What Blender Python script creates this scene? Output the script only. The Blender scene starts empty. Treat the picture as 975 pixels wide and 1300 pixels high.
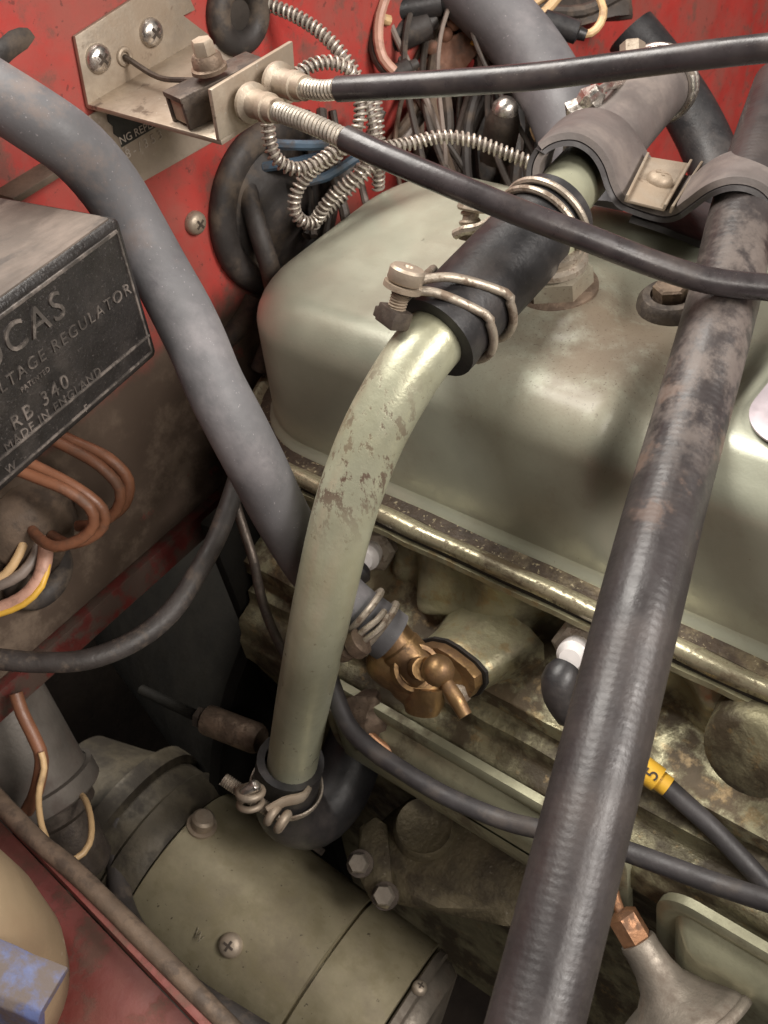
import bpy, bmesh, math, random
from mathutils import Vector, Matrix
random.seed(7)
S = bpy.context.scene
COL = S.collection
V = Vector

# ---------------------------------------------------------------- camera
FPX, CX, CY = 1408.0, 487.5, 650.0          # focal length and centre in photograph pixels
AX = V((1987, -900, 1408)).normalized()       # world axes in camera space
AY = V((1813, 1800, -1408)); AY = (AY - AX * AX.dot(AY)).normalized()
AZ = AX.cross(AY)
R3 = Matrix((AX, AY, AZ))
def ray(px, py): return R3 @ V(((px - CX) / FPX, -(py - CY) / FPX, -1.0))
CAM = -ray(460, 650) * 0.5                    # origin of the place: rear corner of the rocker cover flange
def A(px, py, d): return CAM + ray(px, py) * d
def ON(ax, v, px, py):
    r = ray(px, py); i = 'xyz'.index(ax)
    return CAM + r * ((v - CAM[i]) / r[i])
cd = bpy.data.cameras.new('camera'); cam = bpy.data.objects.new('camera', cd); COL.objects.link(cam)
cam.matrix_world = Matrix.Translation(CAM) @ R3.to_4x4()
cd.sensor_fit = 'VERTICAL'; cd.sensor_height = 24; cd.lens = FPX * 24 / 1300
cd.clip_start = 0.01; cd.clip_end = 50
cd.dof.use_dof = True; cd.dof.focus_distance = 0.43; cd.dof.aperture_fstop = 20.0
S.camera = cam

# ---------------------------------------------------------------- light (garage: ceiling lamp, two added fill lamps, dim room)
W = bpy.data.worlds.new('World'); S.world = W; W.use_nodes = True
W.node_tree.nodes['Background'].inputs[0].default_value = (1.0, 0.93, 0.86, 1)
W.node_tree.nodes['Background'].inputs[1].default_value = 0.042
def area(name, loc, target, sx, sy, power, col):
    l = bpy.data.lights.new(name, 'AREA'); l.shape = 'RECTANGLE'; l.size = sx; l.size_y = sy
    l.energy = power; l.color = col
    o = bpy.data.objects.new(name, l); COL.objects.link(o); o.location = loc
    o.rotation_euler = (V(target) - V(loc)).to_track_quat('-Z', 'Y').to_euler()
    return o
area('ceiling_lamp', (-0.45, 0.12, 1.35), (0.05, 0.05, 0), 1.1, 0.6, 31, (1.0, 0.955, 0.89))
area('side_fill', (1.15, -0.45, 0.80), (0.05, 0.0, 0.0), 0.5, 0.4, 6.5, (1.0, 0.93, 0.85))  # unseen lamp added to brighten the side of the engine
area('front_fill', (1.2, 0.22, 0.85), (0.10, 0.02, 0.0), 0.5, 0.4, 19, (1.0, 0.945, 0.89))  # unseen lamp added for the highlight down the large hose
S.view_settings.view_transform = 'Standard'; S.view_settings.look = 'None'
S.view_settings.exposure = 0.33; S.view_settings.gamma = 1.0; S.view_settings.use_curve_mapping = False

# ---------------------------------------------------------------- materials
def mat(name, col, rough=.5, metal=0., var=.2, vs=60, bump=.2, bs=350, layers=(), coat=0., uvfn=None, spec=.5, bd=.0006):
    m = bpy.data.materials.new(name); m.use_nodes = True
    T = m.node_tree; N = T.nodes; L = T.links
    b = N['Principled BSDF']
    geo = N.new('ShaderNodeNewGeometry')
    def noise(scale, det=5, rg=.6, stretch=None, off=0):
        mp = N.new('ShaderNodeMapping'); L.new(geo.outputs['Position'], mp.inputs[0])
        mp.inputs['Location'].default_value = (off, off * .7, off * 1.3)
        if stretch: mp.inputs['Scale'].default_value = stretch
        n = N.new('ShaderNodeTexNoise'); n.inputs['Scale'].default_value = scale
        n.inputs['Detail'].default_value = det; n.inputs['Roughness'].default_value = rg
        L.new(mp.outputs[0], n.inputs['Vector']); return n.outputs[0]
    def ramp(sock, lo, hi, a=0., z=1.):
        r = N.new('ShaderNodeMapRange'); r.interpolation_type = 'SMOOTHSTEP'
        r.inputs[1].default_value = lo; r.inputs[2].default_value = hi
        r.inputs[3].default_value = a; r.inputs[4].default_value = z
        L.new(sock, r.inputs[0]); return r.outputs[0]
    def mul(a, bb):
        x = N.new('ShaderNodeMath'); x.operation = 'MULTIPLY'
        L.new(a, x.inputs[0])
        if isinstance(bb, float): x.inputs[1].default_value = bb
        else: L.new(bb, x.inputs[1])
        return x.outputs[0]
    def mixc(f, a, c):
        x = N.new('ShaderNodeMix'); x.data_type = 'RGBA'
        L.new(f, x.inputs[0])
        if hasattr(a, 'links'): L.new(a, x.inputs[6])
        else: x.inputs[6].default_value = (*a, 1)
        x.inputs[7].default_value = (*c, 1); return x.outputs[2]
    def mixf(f, a, c):
        x = N.new('ShaderNodeMix'); x.data_type = 'FLOAT'
        L.new(f, x.inputs[0])
        if hasattr(a, 'links'): L.new(a, x.inputs[2])
        else: x.inputs[2].default_value = a
        x.inputs[3].default_value = c; return x.outputs[0]
    lo = tuple(max(0, c * (1 - var)) for c in col); hi = tuple(min(1, c * (1 + var)) for c in col)
    cs = mixc(ramp(noise(vs), .3, .7), lo, hi)
    rs = mixf(ramp(noise(vs * 2.3, off=3), .3, .7), max(.03, rough - .07), min(1, rough + .09))
    ms = metal; hs = noise(bs, 4, .6, off=1.7); 
    for i, l in enumerate(layers):
        k = ramp(noise(l.get('s', 50), l.get('d', 8), l.get('g', .65), l.get('st'), off=5 + i * 2.1), l['lo'], l['hi'])
        if 'at' in l:
            c0, r0 = l['at'][0], l['at'][1]
            vm = N.new('ShaderNodeVectorMath'); vm.operation = 'DISTANCE'
            L.new(geo.outputs['Position'], vm.inputs[0]); vm.inputs[1].default_value = tuple(c0)
            k = mul(k, ramp(vm.outputs['Value'], r0 * l['at'][2], r0, 1., 0.))
        if 'axis' in l:   # stain bounded along one axis (place, not light)
            a, p0, p1 = l['axis']
            sx = N.new('ShaderNodeSeparateXYZ'); L.new(geo.outputs['Position'], sx.inputs[0])
            n2 = N.new('ShaderNodeMath'); n2.operation = 'MULTIPLY_ADD'
            L.new(noise(28, 5, .6, off=9), n2.inputs[0]); n2.inputs[1].default_value = l.get('wob', .03); L.new(sx.outputs['XYZ'.index(a)], n2.inputs[2])
            k = mul(k, ramp(n2.outputs[0], p0, p1, 1., 0.) if p0 < p1 else ramp(n2.outputs[0], p1, p0, 0., 1.))
        k = mul(k, float(l.get('a', 1.)))
        cs = mixc(k, cs, l['c'])
        if 'r' in l: rs = mixf(k, rs, l['r'])
        if 'm' in l: ms = mixf(k, ms, l['m'])
        if l.get('h'):
            ad = N.new('ShaderNodeMath'); ad.operation = 'MULTIPLY_ADD'
            L.new(k, ad.inputs[0]); ad.inputs[1].default_value = l['h']; L.new(hs, ad.inputs[2]); hs = ad.outputs[0]
    L.new(cs, b.inputs['Base Color']); L.new(rs, b.inputs['Roughness'])
    if hasattr(ms, 'links'): L.new(ms, b.inputs['Metallic'])
    else: b.inputs['Metallic'].default_value = ms
    b.inputs['Specular IOR Level'].default_value = spec
    if coat: b.inputs['Coat Weight'].default_value = coat; b.inputs['Coat Roughness'].default_value = .25
    bp = N.new('ShaderNodeBump'); bp.inputs['Strength'].default_value = bump; bp.inputs['Distance'].default_value = bd
    if uvfn:
        uv = N.new('ShaderNodeUVMap'); sx = N.new('ShaderNodeSeparateXYZ'); L.new(uv.outputs[0], sx.inputs[0])
        def wave(ku, kv):
            a = mul(sx.outputs[0], float(ku)); c = N.new('ShaderNodeMath'); c.operation = 'MULTIPLY_ADD'
            L.new(sx.outputs[1], c.inputs[0]); c.inputs[1].default_value = kv; L.new(a, c.inputs[2])
            s = N.new('ShaderNodeMath'); s.operation = 'SINE'; L.new(c.outputs[0], s.inputs[0]); return s.outputs[0]
        w = mul(wave(uvfn[0], uvfn[1]), wave(-uvfn[0], uvfn[1]))
        ad = N.new('ShaderNodeMath'); ad.operation = 'MULTIPLY_ADD'
        L.new(w, ad.inputs[0]); ad.inputs[1].default_value = uvfn[2]; L.new(hs, ad.inputs[2]); hs = ad.outputs[0]
    L.new(hs, bp.inputs['Height']); L.new(bp.outputs[0], b.inputs['Normal'])
    return m

GRIME = (.055, .04, .026); DUST = (.25, .19, .14); RUST = (.16, .065, .03)
stain_c = ON('z', .078, 775, 430)
wear_c = A(436, 560, .42)
M = {}
def mk(key, *a, **k): M[key] = mat(key, *a, **k); return M[key]
mk('green_paint', (.39, .40, .315), .35, .28, .07, 30, .12, 900, coat=.3, layers=[
    dict(c=(.34, .335, .25), s=16, lo=.45, hi=.75, r=.45, a=.5),
    dict(c=(.30, .27, .20), s=55, lo=.52, hi=.70, r=.55, a=.35, d=9, g=.72),
    dict(c=(.58, .57, .48), s=300, lo=.74, hi=.77, d=2, r=.4, st=(1, .06, .3), a=.3),
    dict(c=(.5, .45, .36), s=1600, lo=.70, hi=.76, d=1, r=.7, m=.1, a=.5),
    dict(c=(.17, .13, .09), s=520, lo=.72, hi=.75, d=2, r=.7, m=0., a=.5),
    dict(c=(.15, .108, .072), s=50, lo=.16, hi=.56, r=.7, m=.05, at=(stain_c, .078, .15), a=.92, d=9, g=.7),
    dict(c=(.07, .042, .028), s=950, lo=.60, hi=.68, d=3, r=.75, m=0., at=(stain_c, .075, .2), a=.7)])
mk('green_rim', (.44, .40, .27), .31, .6, .15, 60, .3, 500, layers=[
    dict(c=(.09, .06, .03), s=60, lo=.54, hi=.66, r=.7, m=0., a=.9, st=(.35, 1, 1), h=.6),
    dict(c=(.10, .07, .04), s=300, lo=.5, hi=.62, r=.7, m=.1, a=.7)])
mk('green_pipe', (.43, .43, .315), .33, .42, .08, 60, .25, 500, layers=[
    dict(c=(.105, .068, .048), s=170, lo=.515, hi=.575, r=.6, m=.1, at=(wear_c, .050, .3), st=(1, 1, .45), h=-.6, d=10, g=.72),
    dict(c=(.15, .11, .07), s=240, lo=.66, hi=.72, d=3, r=.6, a=.5, h=-.4),
    dict(c=(.34, .325, .21), s=25, lo=.4, hi=.7, r=.45, a=.6)])
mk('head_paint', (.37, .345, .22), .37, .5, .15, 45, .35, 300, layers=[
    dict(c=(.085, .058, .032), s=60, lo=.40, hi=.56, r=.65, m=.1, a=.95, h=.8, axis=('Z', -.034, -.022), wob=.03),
    dict(c=(.12, .085, .05), s=40, lo=.5, hi=.68, r=.6, m=.2, a=.7),
    dict(c=(.34, .235, .11), s=120, lo=.52, hi=.64, r=.35, m=.6, a=.55)], bd=.0012)
mk('block_paint', (.30, .275, .17), .38, .5, .2, 40, .5, 260, layers=[
    dict(c=(.05, .034, .019), s=35, lo=.40, hi=.60, r=.6, m=.1, a=.92, h=.7), dict(c=(.30, .21, .10), s=150, lo=.58, hi=.66, r=.4, m=.5, a=.5)], bd=.0012)
mk('starter_paint', (.255, .222, .145), .38, .4, .15, 25, .15, 500, layers=[
    dict(c=(.11, .085, .055), s=18, lo=.46, hi=.70, r=.6, m=.1, a=.7),
    dict(c=(.03, .02, .012), s=330, lo=.70, hi=.73, d=2, r=.7, a=.8),
    dict(c=(.2, .17, .10), s=90, lo=.45, hi=.65, a=.6)])
mk('cast_iron', (.14, .115, .07), .55, .35, .2, 60, .8, 420, layers=[
    dict(c=(.055, .042, .028), s=45, lo=.42, hi=.66, r=.75, a=.85, h=.5),
    dict(c=(.28, .25, .19), s=300, lo=.62, hi=.7, r=.6, a=.6)], bd=.0009)
mk('gear_case', (.075, .062, .042), .55, .2, .3, 40, .5, 350, layers=[dict(c=(.025, .019, .013), s=40, lo=.42, hi=.62, r=.7, a=.9)])
mk('gap_shade', (.006, .005, .0035), .8, 0, .3, 40, .5, 260, spec=.2)  # near black base puts the shade of the rear gap into the colour
mk('red_paint', (.40, .040, .033), .45, 0, .12, 25, .15, 500, coat=.1, layers=[
    dict(c=(.26, .085, .065), s=18, lo=.38, hi=.68, r=.7, a=.75),
    dict(c=(.13, .07, .052), s=48, lo=.52, hi=.66, r=.85, a=.7, d=10, g=.72, h=.4),
    dict(c=(.03, .02, .015), s=200, lo=.62, hi=.68, r=.7, a=.5, d=3),
    dict(c=(.070, .046, .031), s=22, lo=.04, hi=.16, r=.85, axis=('Z', .060, .082), wob=.05, a=1., h=.5, at=((-.13, -.05, -.02), .24, .75)),
    dict(c=(.19, .14, .10), s=35, lo=.46, hi=.66, r=.9, axis=('Z', .03, .07), wob=.04, a=.65, d=10, g=.7, at=((-.13, -.05, -.02), .24, .75)),
    dict(c=(.20, .03, .025), s=40, lo=.64, hi=.70, r=.6, axis=('Z', .03, .07), wob=.04, a=.6, at=((-.13, -.05, -.02), .24, .75))])
mk('red_lip', (.12, .022, .018), .5, 0, .2, 50, .3, 400, layers=[
    dict(c=(.07, .045, .033), s=70, lo=.42, hi=.56, r=.8, a=.95, h=.6)])
mk('red_wing', (.155, .030, .024), .55, 0, .15, 30, .35, 300, layers=[
    dict(c=(.085, .05, .035), s=55, lo=.48, hi=.62, r=.85, a=.85, h=.9, d=10, g=.72),
    dict(c=(.20, .08, .06), s=20, lo=.4, hi=.7, r=.7, a=.6)])
mk('hose_grey', (.115, .112, .117), .57, 0, .14, 35, .18, 500, spec=.45, layers=[
    dict(c=(.21, .195, .20), s=28, lo=.46, hi=.72, r=.65, a=.75),
    dict(c=(.08, .075, .082), s=45, lo=.56, hi=.7, r=.5, a=.6),
    dict(c=(.17, .135, .12), s=60, lo=.5, hi=.68, r=.75, a=.75, at=(A(40, 150, .38), .09, .4)),
    dict(c=(.30, .28, .29), s=900, lo=.72, hi=.76, d=1, r=.8, a=.6)])
mk('hose_back', (.085, .08, .09), .6, 0, .2, 40, .2, 500)
mk('hose_braid', (.029, .0245, .0245), .40, 0, .2, 50, .24, 600, spec=.45, uvfn=(2 * math.pi * 12, 1250., .20), layers=[
    dict(c=(.062, .05, .046), s=22, lo=.42, hi=.7, r=.45, a=.8),
    dict(c=(.17, .105, .075), s=60, lo=.52, hi=.64, r=.65, at=(A(850, 560, .37), .06, .3), a=.5),
    dict(c=(.19, .155, .135), s=70, lo=.42, hi=.60, r=.7, at=(A(905, 400, .39), .085, .4), a=.5, d=10, g=.72)])
mk('rubber_black', (.018, .017, .018), .42, 0, .25, 60, .25, 500, layers=[
    dict(c=(.06, .05, .046), s=30, lo=.46, hi=.7, r=.55, a=.7),
    dict(c=(.14, .11, .10), s=1400, lo=.73, hi=.77, d=1, r=.8, a=.6)])
mk('cable_sheath', (.036, .030, .031), .30, 0, .3, 60, .12, 500, layers=[
    dict(c=(.075, .06, .053), s=40, lo=.46, hi=.68, r=.45, a=.6),
    dict(c=(.2, .16, .14), s=1500, lo=.74, hi=.78, d=1, r=.8, a=.5)])
mk('cable_dull', (.040, .034, .031), .55, 0, .3, 60, .35, 600, layers=[
    dict(c=(.11, .085, .065), s=110, lo=.5, hi=.66, r=.7, a=.7)])
mk('clip_rubber', (.115, .097, .09), .6, 0, .2, 40, .25, 500, layers=[dict(c=(.2, .165, .145), s=35, lo=.45, hi=.7, r=.75, a=.7)])
mk('strap_edge', (.035, .03, .03), .55, 0, .2, 60, .2, 500)
mk('zinc', (.40, .34, .27), .46, .6, .15, 60, .25, 600, layers=[
    dict(c=(.28, .215, .155), s=45, lo=.34, hi=.62, r=.62, m=.35, a=.85),
    dict(c=(.13, .09, .06), s=100, lo=.58, hi=.68, r=.75, m=.1, a=.8, h=.4),
    dict(c=(.6, .57, .5), s=240, lo=.66, hi=.72, r=.4, m=.7, a=.6)])
mk('bright_steel', (.62, .58, .53), .30, .95, .15, 90, .2, 800, layers=[
    dict(c=(.12, .085, .06), s=180, lo=.54, hi=.64, r=.7, m=.2, a=.85)])
mk('wire_steel', (.40, .345, .28), .45, .6, .2, 120, .3, 900, layers=[
    dict(c=(.13, .085, .055), s=160, lo=.50, hi=.62, r=.7, m=.3, a=.8)])
mk('spring_steel', (.50, .45, .385), .42, .6, .2, 120, .2, 900, layers=[
    dict(c=(.10, .07, .05), s=90, lo=.55, hi=.68, r=.7, m=.3, a=.8)])
mk('dark_steel', (.10, .08, .065), .5, .6, .3, 90, .4, 500, layers=[dict(c=(.035, .025, .02), s=90, lo=.48, hi=.6, r=.75, m=.1, a=.8, h=.5)])
mk('rusty_bolt', (.20, .145, .105), .55, .55, .3, 120, .5, 500, layers=[dict(c=(.085, .055, .038), s=150, lo=.48, hi=.6, r=.8, m=.1, a=.8, h=.5)])
mk('brass', (.36, .225, .105), .36, .85, .18, 90, .3, 500, layers=[
    dict(c=(.15, .085, .045), s=70, lo=.42, hi=.62, r=.55, m=.5, a=.85),
    dict(c=(.06, .04, .025), s=220, lo=.60, hi=.68, r=.75, m=.1, a=.7)])
mk('copper', (.42, .22, .12), .45, .7, .2, 90, .3, 500, layers=[dict(c=(.13, .07, .04), s=120, lo=.5, hi=.62, r=.7, m=.2, a=.8)])
mk('bakelite', (.020, .0175, .0165), .40, 0, .25, 70, .6, 700, layers=[
    dict(c=(.09, .075, .068), s=900, lo=.62, hi=.70, d=2, r=.6, a=.5, h=.6),
    dict(c=(.05, .042, .037), s=45, lo=.5, hi=.7, r=.6, a=.6)])
mk('bakelite_dusty', (.105, .083, .068), .7, 0, .2, 50, .35, 500, layers=[
    dict(c=(.19, .15, .125), s=45, lo=.45, hi=.64, r=.85, st=(1, .3, 1), a=.8),
    dict(c=(.045, .037, .032), s=70, lo=.50, hi=.62, r=.6, st=(1, .3, 1), a=.8)])
mk('bakelite_highlight', (.066, .057, .051), .45, 0, .25, 120, .3, 700, layers=[  # lighter tone paints in the highlight caught by raised edges and letters
    dict(c=(.20, .17, .15), s=140, lo=.46, hi=.60, r=.45, a=.8)])
mk('plate_grey', (.40, .33, .265), .55, .3, .12, 60, .25, 500, layers=[
    dict(c=(.24, .18, .14), s=50, lo=.48, hi=.66, r=.75, m=0., a=.7),
    dict(c=(.55, .48, .42), s=110, lo=.60, hi=.68, r=.5, m=.2, a=.7)])
mk('label_black', (.016, .014, .013), .45, 0, .3, 90, .2, 500)
mk('label_print', (.55, .48, .42), .6, 0, .2, 300, .1, 500)
mk('data_plate', (.46, .40, .425), .35, .45, .05, 40, .05, 500)
mk('ceramic', (.72, .68, .66), .22, 0, .06, 60, .05, 500)
mk('tag_yellow', (.66, .38, .04), .42, 0, .08, 60, .1, 500)
mk('tag_print', (.03, .02, .015), .5, 0, .1, 60, .1, 500)
mk('wire_brown', (.20, .085, .045), .45, 0, .2, 50, .25, 600, layers=[dict(c=(.10, .055, .035), s=70, lo=.48, hi=.66, r=.7, a=.7)])
mk('wire_cream', (.55, .37, .19), .5, 0, .15, 60, .2, 600, layers=[dict(c=(.2, .12, .07), s=90, lo=.52, hi=.66, r=.7, a=.6)])
mk('wire_pink', (.46, .26, .19), .5, 0, .15, 60, .2, 600, layers=[dict(c=(.2, .11, .08), s=90, lo=.52, hi=.66, r=.7, a=.6)])
mk('wire_yellow', (.62, .36, .05), .45, 0, .15, 60, .2, 600)
mk('wire_grey', (.20, .16, .135), .5, 0, .2, 60, .2, 600)
mk('wire_blue', (.075, .12, .17), .5, 0, .2, 60, .2, 600, layers=[dict(c=(.1, .08, .065), s=70, lo=.5, hi=.66, r=.7, a=.7)])
mk('wire_dark', (.05, .04, .033), .55, 0, .3, 60, .3, 600, layers=[dict(c=(.13, .095, .07), s=80, lo=.5, hi=.66, r=.75, a=.7)])
mk('loom_brown', (.115, .08, .055), .7, 0, .3, 60, .4, 500, layers=[dict(c=(.05, .035, .025), s=60, lo=.48, hi=.62, a=.8)])
mk('plate_rust', (.22, .105, .065), .6, .35, .3, 70, .4, 400, layers=[dict(c=(.10, .075, .06), s=60, lo=.45, hi=.6, r=.7, a=.8)])
mk('grommet', (.035, .029, .026), .6, 0, .3, 60, .35, 500, layers=[dict(c=(.12, .09, .065), s=50, lo=.46, hi=.64, r=.8, a=.75)])
mk('tank_cream', (.25, .185, .115), .5, 0, .1, 20, .2, 300, layers=[
    dict(c=(.24, .165, .10), s=22, lo=.45, hi=.68, r=.7, a=.7), dict(c=(.42, .35, .26), s=150, lo=.66, hi=.72, r=.5, a=.4)])
mk('blue_cap', (.075, .095, .20), .5, 0, .15, 60, .4, 300, layers=[dict(c=(.10, .075, .055), s=40, lo=.42, hi=.56, r=.8, a=.9, h=.5)])
mk('canister', (.12, .105, .09), .5, .35, .2, 40, .2, 500, layers=[dict(c=(.07, .05, .04), s=40, lo=.46, hi=.66, r=.75, m=0., a=.8)])
mk('alloy_grey', (.23, .20, .165), .5, .6, .2, 40, .35, 500, layers=[dict(c=(.10, .075, .055), s=50, lo=.47, hi=.64, r=.75, m=.1, a=.85)])
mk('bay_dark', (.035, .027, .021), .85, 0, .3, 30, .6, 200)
mk('green_panel', (.37, .36, .25), .40, .5, .15, 40, .25, 400, layers=[dict(c=(.10, .07, .04), s=45, lo=.52, hi=.68, r=.65, m=.1, a=.8)])
mk('grime_trough', (.050, .033, .020), .6, .2, .3, 90, .6, 450, layers=[dict(c=(.26, .21, .125), s=35, lo=.50, hi=.66, r=.4, m=.5, a=.6), dict(c=(.40, .34, .21), s=500, lo=.60, hi=.66, r=.4, m=.5, a=.6, d=3)], bd=.0012)
mk('lead_black', (.042, .038, .039), .5, 0, .25, 60, .2, 600, layers=[dict(c=(.09, .075, .065), s=60, lo=.5, hi=.66, r=.6, a=.6)])
mk('stamp_mark', (.42, .37, .28), .5, .3, .3, 300, .2, 500, layers=[dict(c=(.2, .17, .11), s=400, lo=.45, hi=.55, a=.9)])
mk('gasket', (.02, .016, .013), .8, 0, .3, 90, .6, 400)

# ---------------------------------------------------------------- helpers
def nb(): return bmesh.new()
def frame(d):
    d = d.normalized(); u = V((0, 0, 1)) if abs(d.z) < .9 else V((1, 0, 0))
    a = d.cross(u).normalized(); return a, d.cross(a).normalized(), d
def spline(pts, step=.004, cnt=2):
    P = [pts[0] * 2 - pts[1]] + list(pts) + [pts[-1] * 2 - pts[-2]]; out = []
    for i in range(1, len(P) - 2):
        p0, p1, p2, p3 = P[i - 1:i + 3]; n = max(cnt, int((p2 - p1).length / step))
        for k in range(n):
            t = k / n
            out.append(.5 * ((2 * p1) + (p2 - p0) * t + (2 * p0 - 5 * p1 + 4 * p2 - p3) * t * t + (3 * p1 - p0 - 3 * p2 + p3) * t ** 3))
    out.append(pts[-1].copy()); return out
def frames(pts):
    T = []; n = len(pts)
    for i in range(n): T.append((pts[min(i + 1, n - 1)] - pts[max(i - 1, 0)]).normalized())
    a, b, _ = frame(T[0]); out = []
    for i in range(n):
        a = (a - T[i] * a.dot(T[i])).normalized(); out.append((a, T[i].cross(a), T[i]))
    return out
def tube(bm, pts, r, seg=14, hollow=None, squash=None, wob=0.):
    """round tube along pts; hollow = inner radius of open ends"""
    F = frames(pts); uvl = bm.loops.layers.uv.verify(); rings = []; vv = [0.]
    for i in range(1, len(pts)): vv.append(vv[-1] + (pts[i] - pts[i - 1]).length)
    for i, p in enumerate(pts):
        a, b, t = F[i]; rr = r(i / (len(pts) - 1)) if callable(r) else r
        if wob: rr *= 1 + wob * math.sin(vv[i] * 97 + 1.3 * math.sin(vv[i] * 41))
        sx, sy = squash if squash else (1, 1)
        rings.append([bm.verts.new(p + a * (rr * sx * math.cos(k * 2 * math.pi / seg)) + b * (rr * sy * math.sin(k * 2 * math.pi / seg))) for k in range(seg)])
    for i in range(len(rings) - 1):
        for k in range(seg):
            k2 = (k + 1) % seg
            f = bm.faces.new((rings[i][k], rings[i][k2], rings[i + 1][k2], rings[i + 1][k]))
            for lp, (u, w) in zip(f.loops, ((k / seg, vv[i]), ((k + 1) / seg, vv[i]), ((k + 1) / seg, vv[i + 1]), (k / seg, vv[i + 1]))): lp[uvl].uv = (u, w)
    for e, rg, s in ((0, rings[0], -1), (-1, rings[-1], 1)):
        a, b, t = F[e]; p = pts[e]
        if hollow:
            ro = (rg[0].co - p).length
            q = [bm.verts.new(p + (v.co - p) * (hollow / ro)) for v in rg]
            z = [bm.verts.new(v.co - t * (s * .012)) for v in q]
            for k in range(seg):
                k2 = (k + 1) % seg
                for A_, B_ in ((rg, q), (q, z)):
                    f = (A_[k], A_[k2], B_[k2], B_[k]); bm.faces.new(f if s > 0 else f[::-1])
            bm.faces.new(z if s > 0 else z[::-1])
        else: bm.faces.new(rg if s > 0 else rg[::-1])
    return bm
def lathe(bm, o, d, prof, seg=24, cap=True):
    a, b, t = frame(d); rings = []
    for r, h in prof:
        rings.append([bm.verts.new(o + t * h + (a * math.cos(k * 2 * math.pi / seg) + b * math.sin(k * 2 * math.pi / seg)) * max(r, 1e-5)) for k in range(seg)])
    for i in range(len(rings) - 1):
        for k in range(seg):
            k2 = (k + 1) % seg; bm.faces.new((rings[i][k], rings[i][k2], rings[i + 1][k2], rings[i + 1][k]))
    if cap:
        bm.faces.new(rings[0][::-1]); bm.faces.new(rings[-1])
    return bm
def box(bm, c, ax, h, bev=0., seg=2):
    """box at c, ax = three unit vectors, h = half sizes"""
    t = bmesh.new(); bmesh.ops.create_cube(t, size=2.)
    m = Matrix((ax[0] * h[0], ax[1] * h[1], ax[2] * h[2])).transposed().to_4x4(); m.translation = c
    bmesh.ops.transform(t, matrix=m, verts=t.verts)
    if bev: bmesh.ops.bevel(t, geom=list(t.edges), offset=bev, segments=seg, affect='EDGES', profile=.6)
    me = bpy.data.meshes.new('tmp'); t.to_mesh(me); t.free(); bm.from_mesh(me); bpy.data.meshes.remove(me); return bm
def prism(bm, pts, n, bev=0.):
    """polygon pts (world) pushed along n"""
    t = bmesh.new(); f = t.faces.new([t.verts.new(p) for p in pts]); r = bmesh.ops.extrude_face_region(t, geom=[f])
    bmesh.ops.translate(t, vec=n, verts=[g for g in r['geom'] if isinstance(g, bmesh.types.BMVert)])
    bmesh.ops.recalc_face_normals(t, faces=t.faces)
    if bev: bmesh.ops.bevel(t, geom=list(t.edges), offset=bev, segments=2, affect='EDGES', profile=.6)
    me = bpy.data.meshes.new('tmp'); t.to_mesh(me); t.free(); bm.from_mesh(me); bpy.data.meshes.remove(me); return bm
def hexn(bm, o, d, r, h, dome=.12):
    return lathe(bm, o, d, [(r, 0), (r, h * (1 - dome)), (r * .86, h), (0, h)], 6)
def ring(bm, c, n, R, r, seg=40, s2=10, squash=1.):
    a, b, t = frame(n); vs = []
    for i in range(seg):
        w = 2 * math.pi * i / seg; e = a * math.cos(w) + b * math.sin(w)
        vs.append([bm.verts.new(c + e * (R + r * math.cos(2 * math.pi * k / s2)) + t * (r * squash * math.sin(2 * math.pi * k / s2))) for k in range(s2)])
    for i in range(seg):
        j = (i + 1) % seg
        for k in range(s2):
            l = (k + 1) % s2; bm.faces.new((vs[i][k], vs[j][k], vs[j][l], vs[i][l]))
    return bm
def helix(bm, pts, R, r, pitch, per=10, seg=5):
    P = spline(pts, .0015); Ls = [0.]
    for i in range(1, len(P)): Ls.append(Ls[-1] + (P[i] - P[i - 1]).length)
    F = frames(P); n = int(Ls[-1] / pitch * per); out = []; j = 0
    for i in range(n):
        s = Ls[-1] * i / n
        while j < len(P) - 2 and Ls[j + 1] < s: j += 1
        t = (s - Ls[j]) / max(1e-9, Ls[j + 1] - Ls[j]); p = P[j].lerp(P[j + 1], t); a, b, _ = F[j]
        w = 2 * math.pi * s / pitch; out.append(p + (a * math.cos(w) + b * math.sin(w)) * R)
    return tube(bm, out, r, seg)
def jitter(bm, amp, sc=60.):
    from mathutils import noise as nz
    for v in bm.verts:
        v.co += V((nz.noise(v.co * sc), nz.noise(v.co * sc + V((9, 1, 4))), nz.noise(v.co * sc + V((3, 8, 2))))) * amp
def tag(o, label=None, cat=None, group=None, kind=None):
    if label: o['label'] = label
    if cat: o['category'] = cat
    if group: o['group'] = group
    if kind: o['kind'] = kind
    return o
def thing(name, loc, label, cat, group=None):
    o = bpy.data.objects.new(name, None); COL.objects.link(o); o.location = loc; o.empty_display_size = .01
    return tag(o, label, cat, group)
def wloc(o): return o.location + (wloc(o.parent) if o.parent else V())
def obj(name, bm, m, parent=None, label=None, cat=None, group=None, kind=None, sharp=38, recalc=True, loc=None):
    if recalc: bmesh.ops.recalc_face_normals(bm, faces=bm.faces)
    o_ = wloc(parent) if parent else (loc if loc else V())
    if o_.length: bmesh.ops.translate(bm, vec=-o_, verts=bm.verts)
    me = bpy.data.meshes.new(name); bm.to_mesh(me); bm.free()
    me.shade_smooth(); me.set_sharp_from_angle(angle=math.radians(sharp))
    me.materials.append(M[m]); o = bpy.data.objects.new(name, me); COL.objects.link(o)
    if parent: o.parent = parent
    elif loc: o.location = loc
    return tag(o, label, cat, group, kind)
def one(name, bm, m, label, cat, group=None, **k):
    """a thing that is one mesh: its origin goes to its first vertex"""
    bm.verts.ensure_lookup_table(); return obj(name, bm, m, None, label, cat, group, loc=bm.verts[0].co.copy(), **k)
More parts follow.
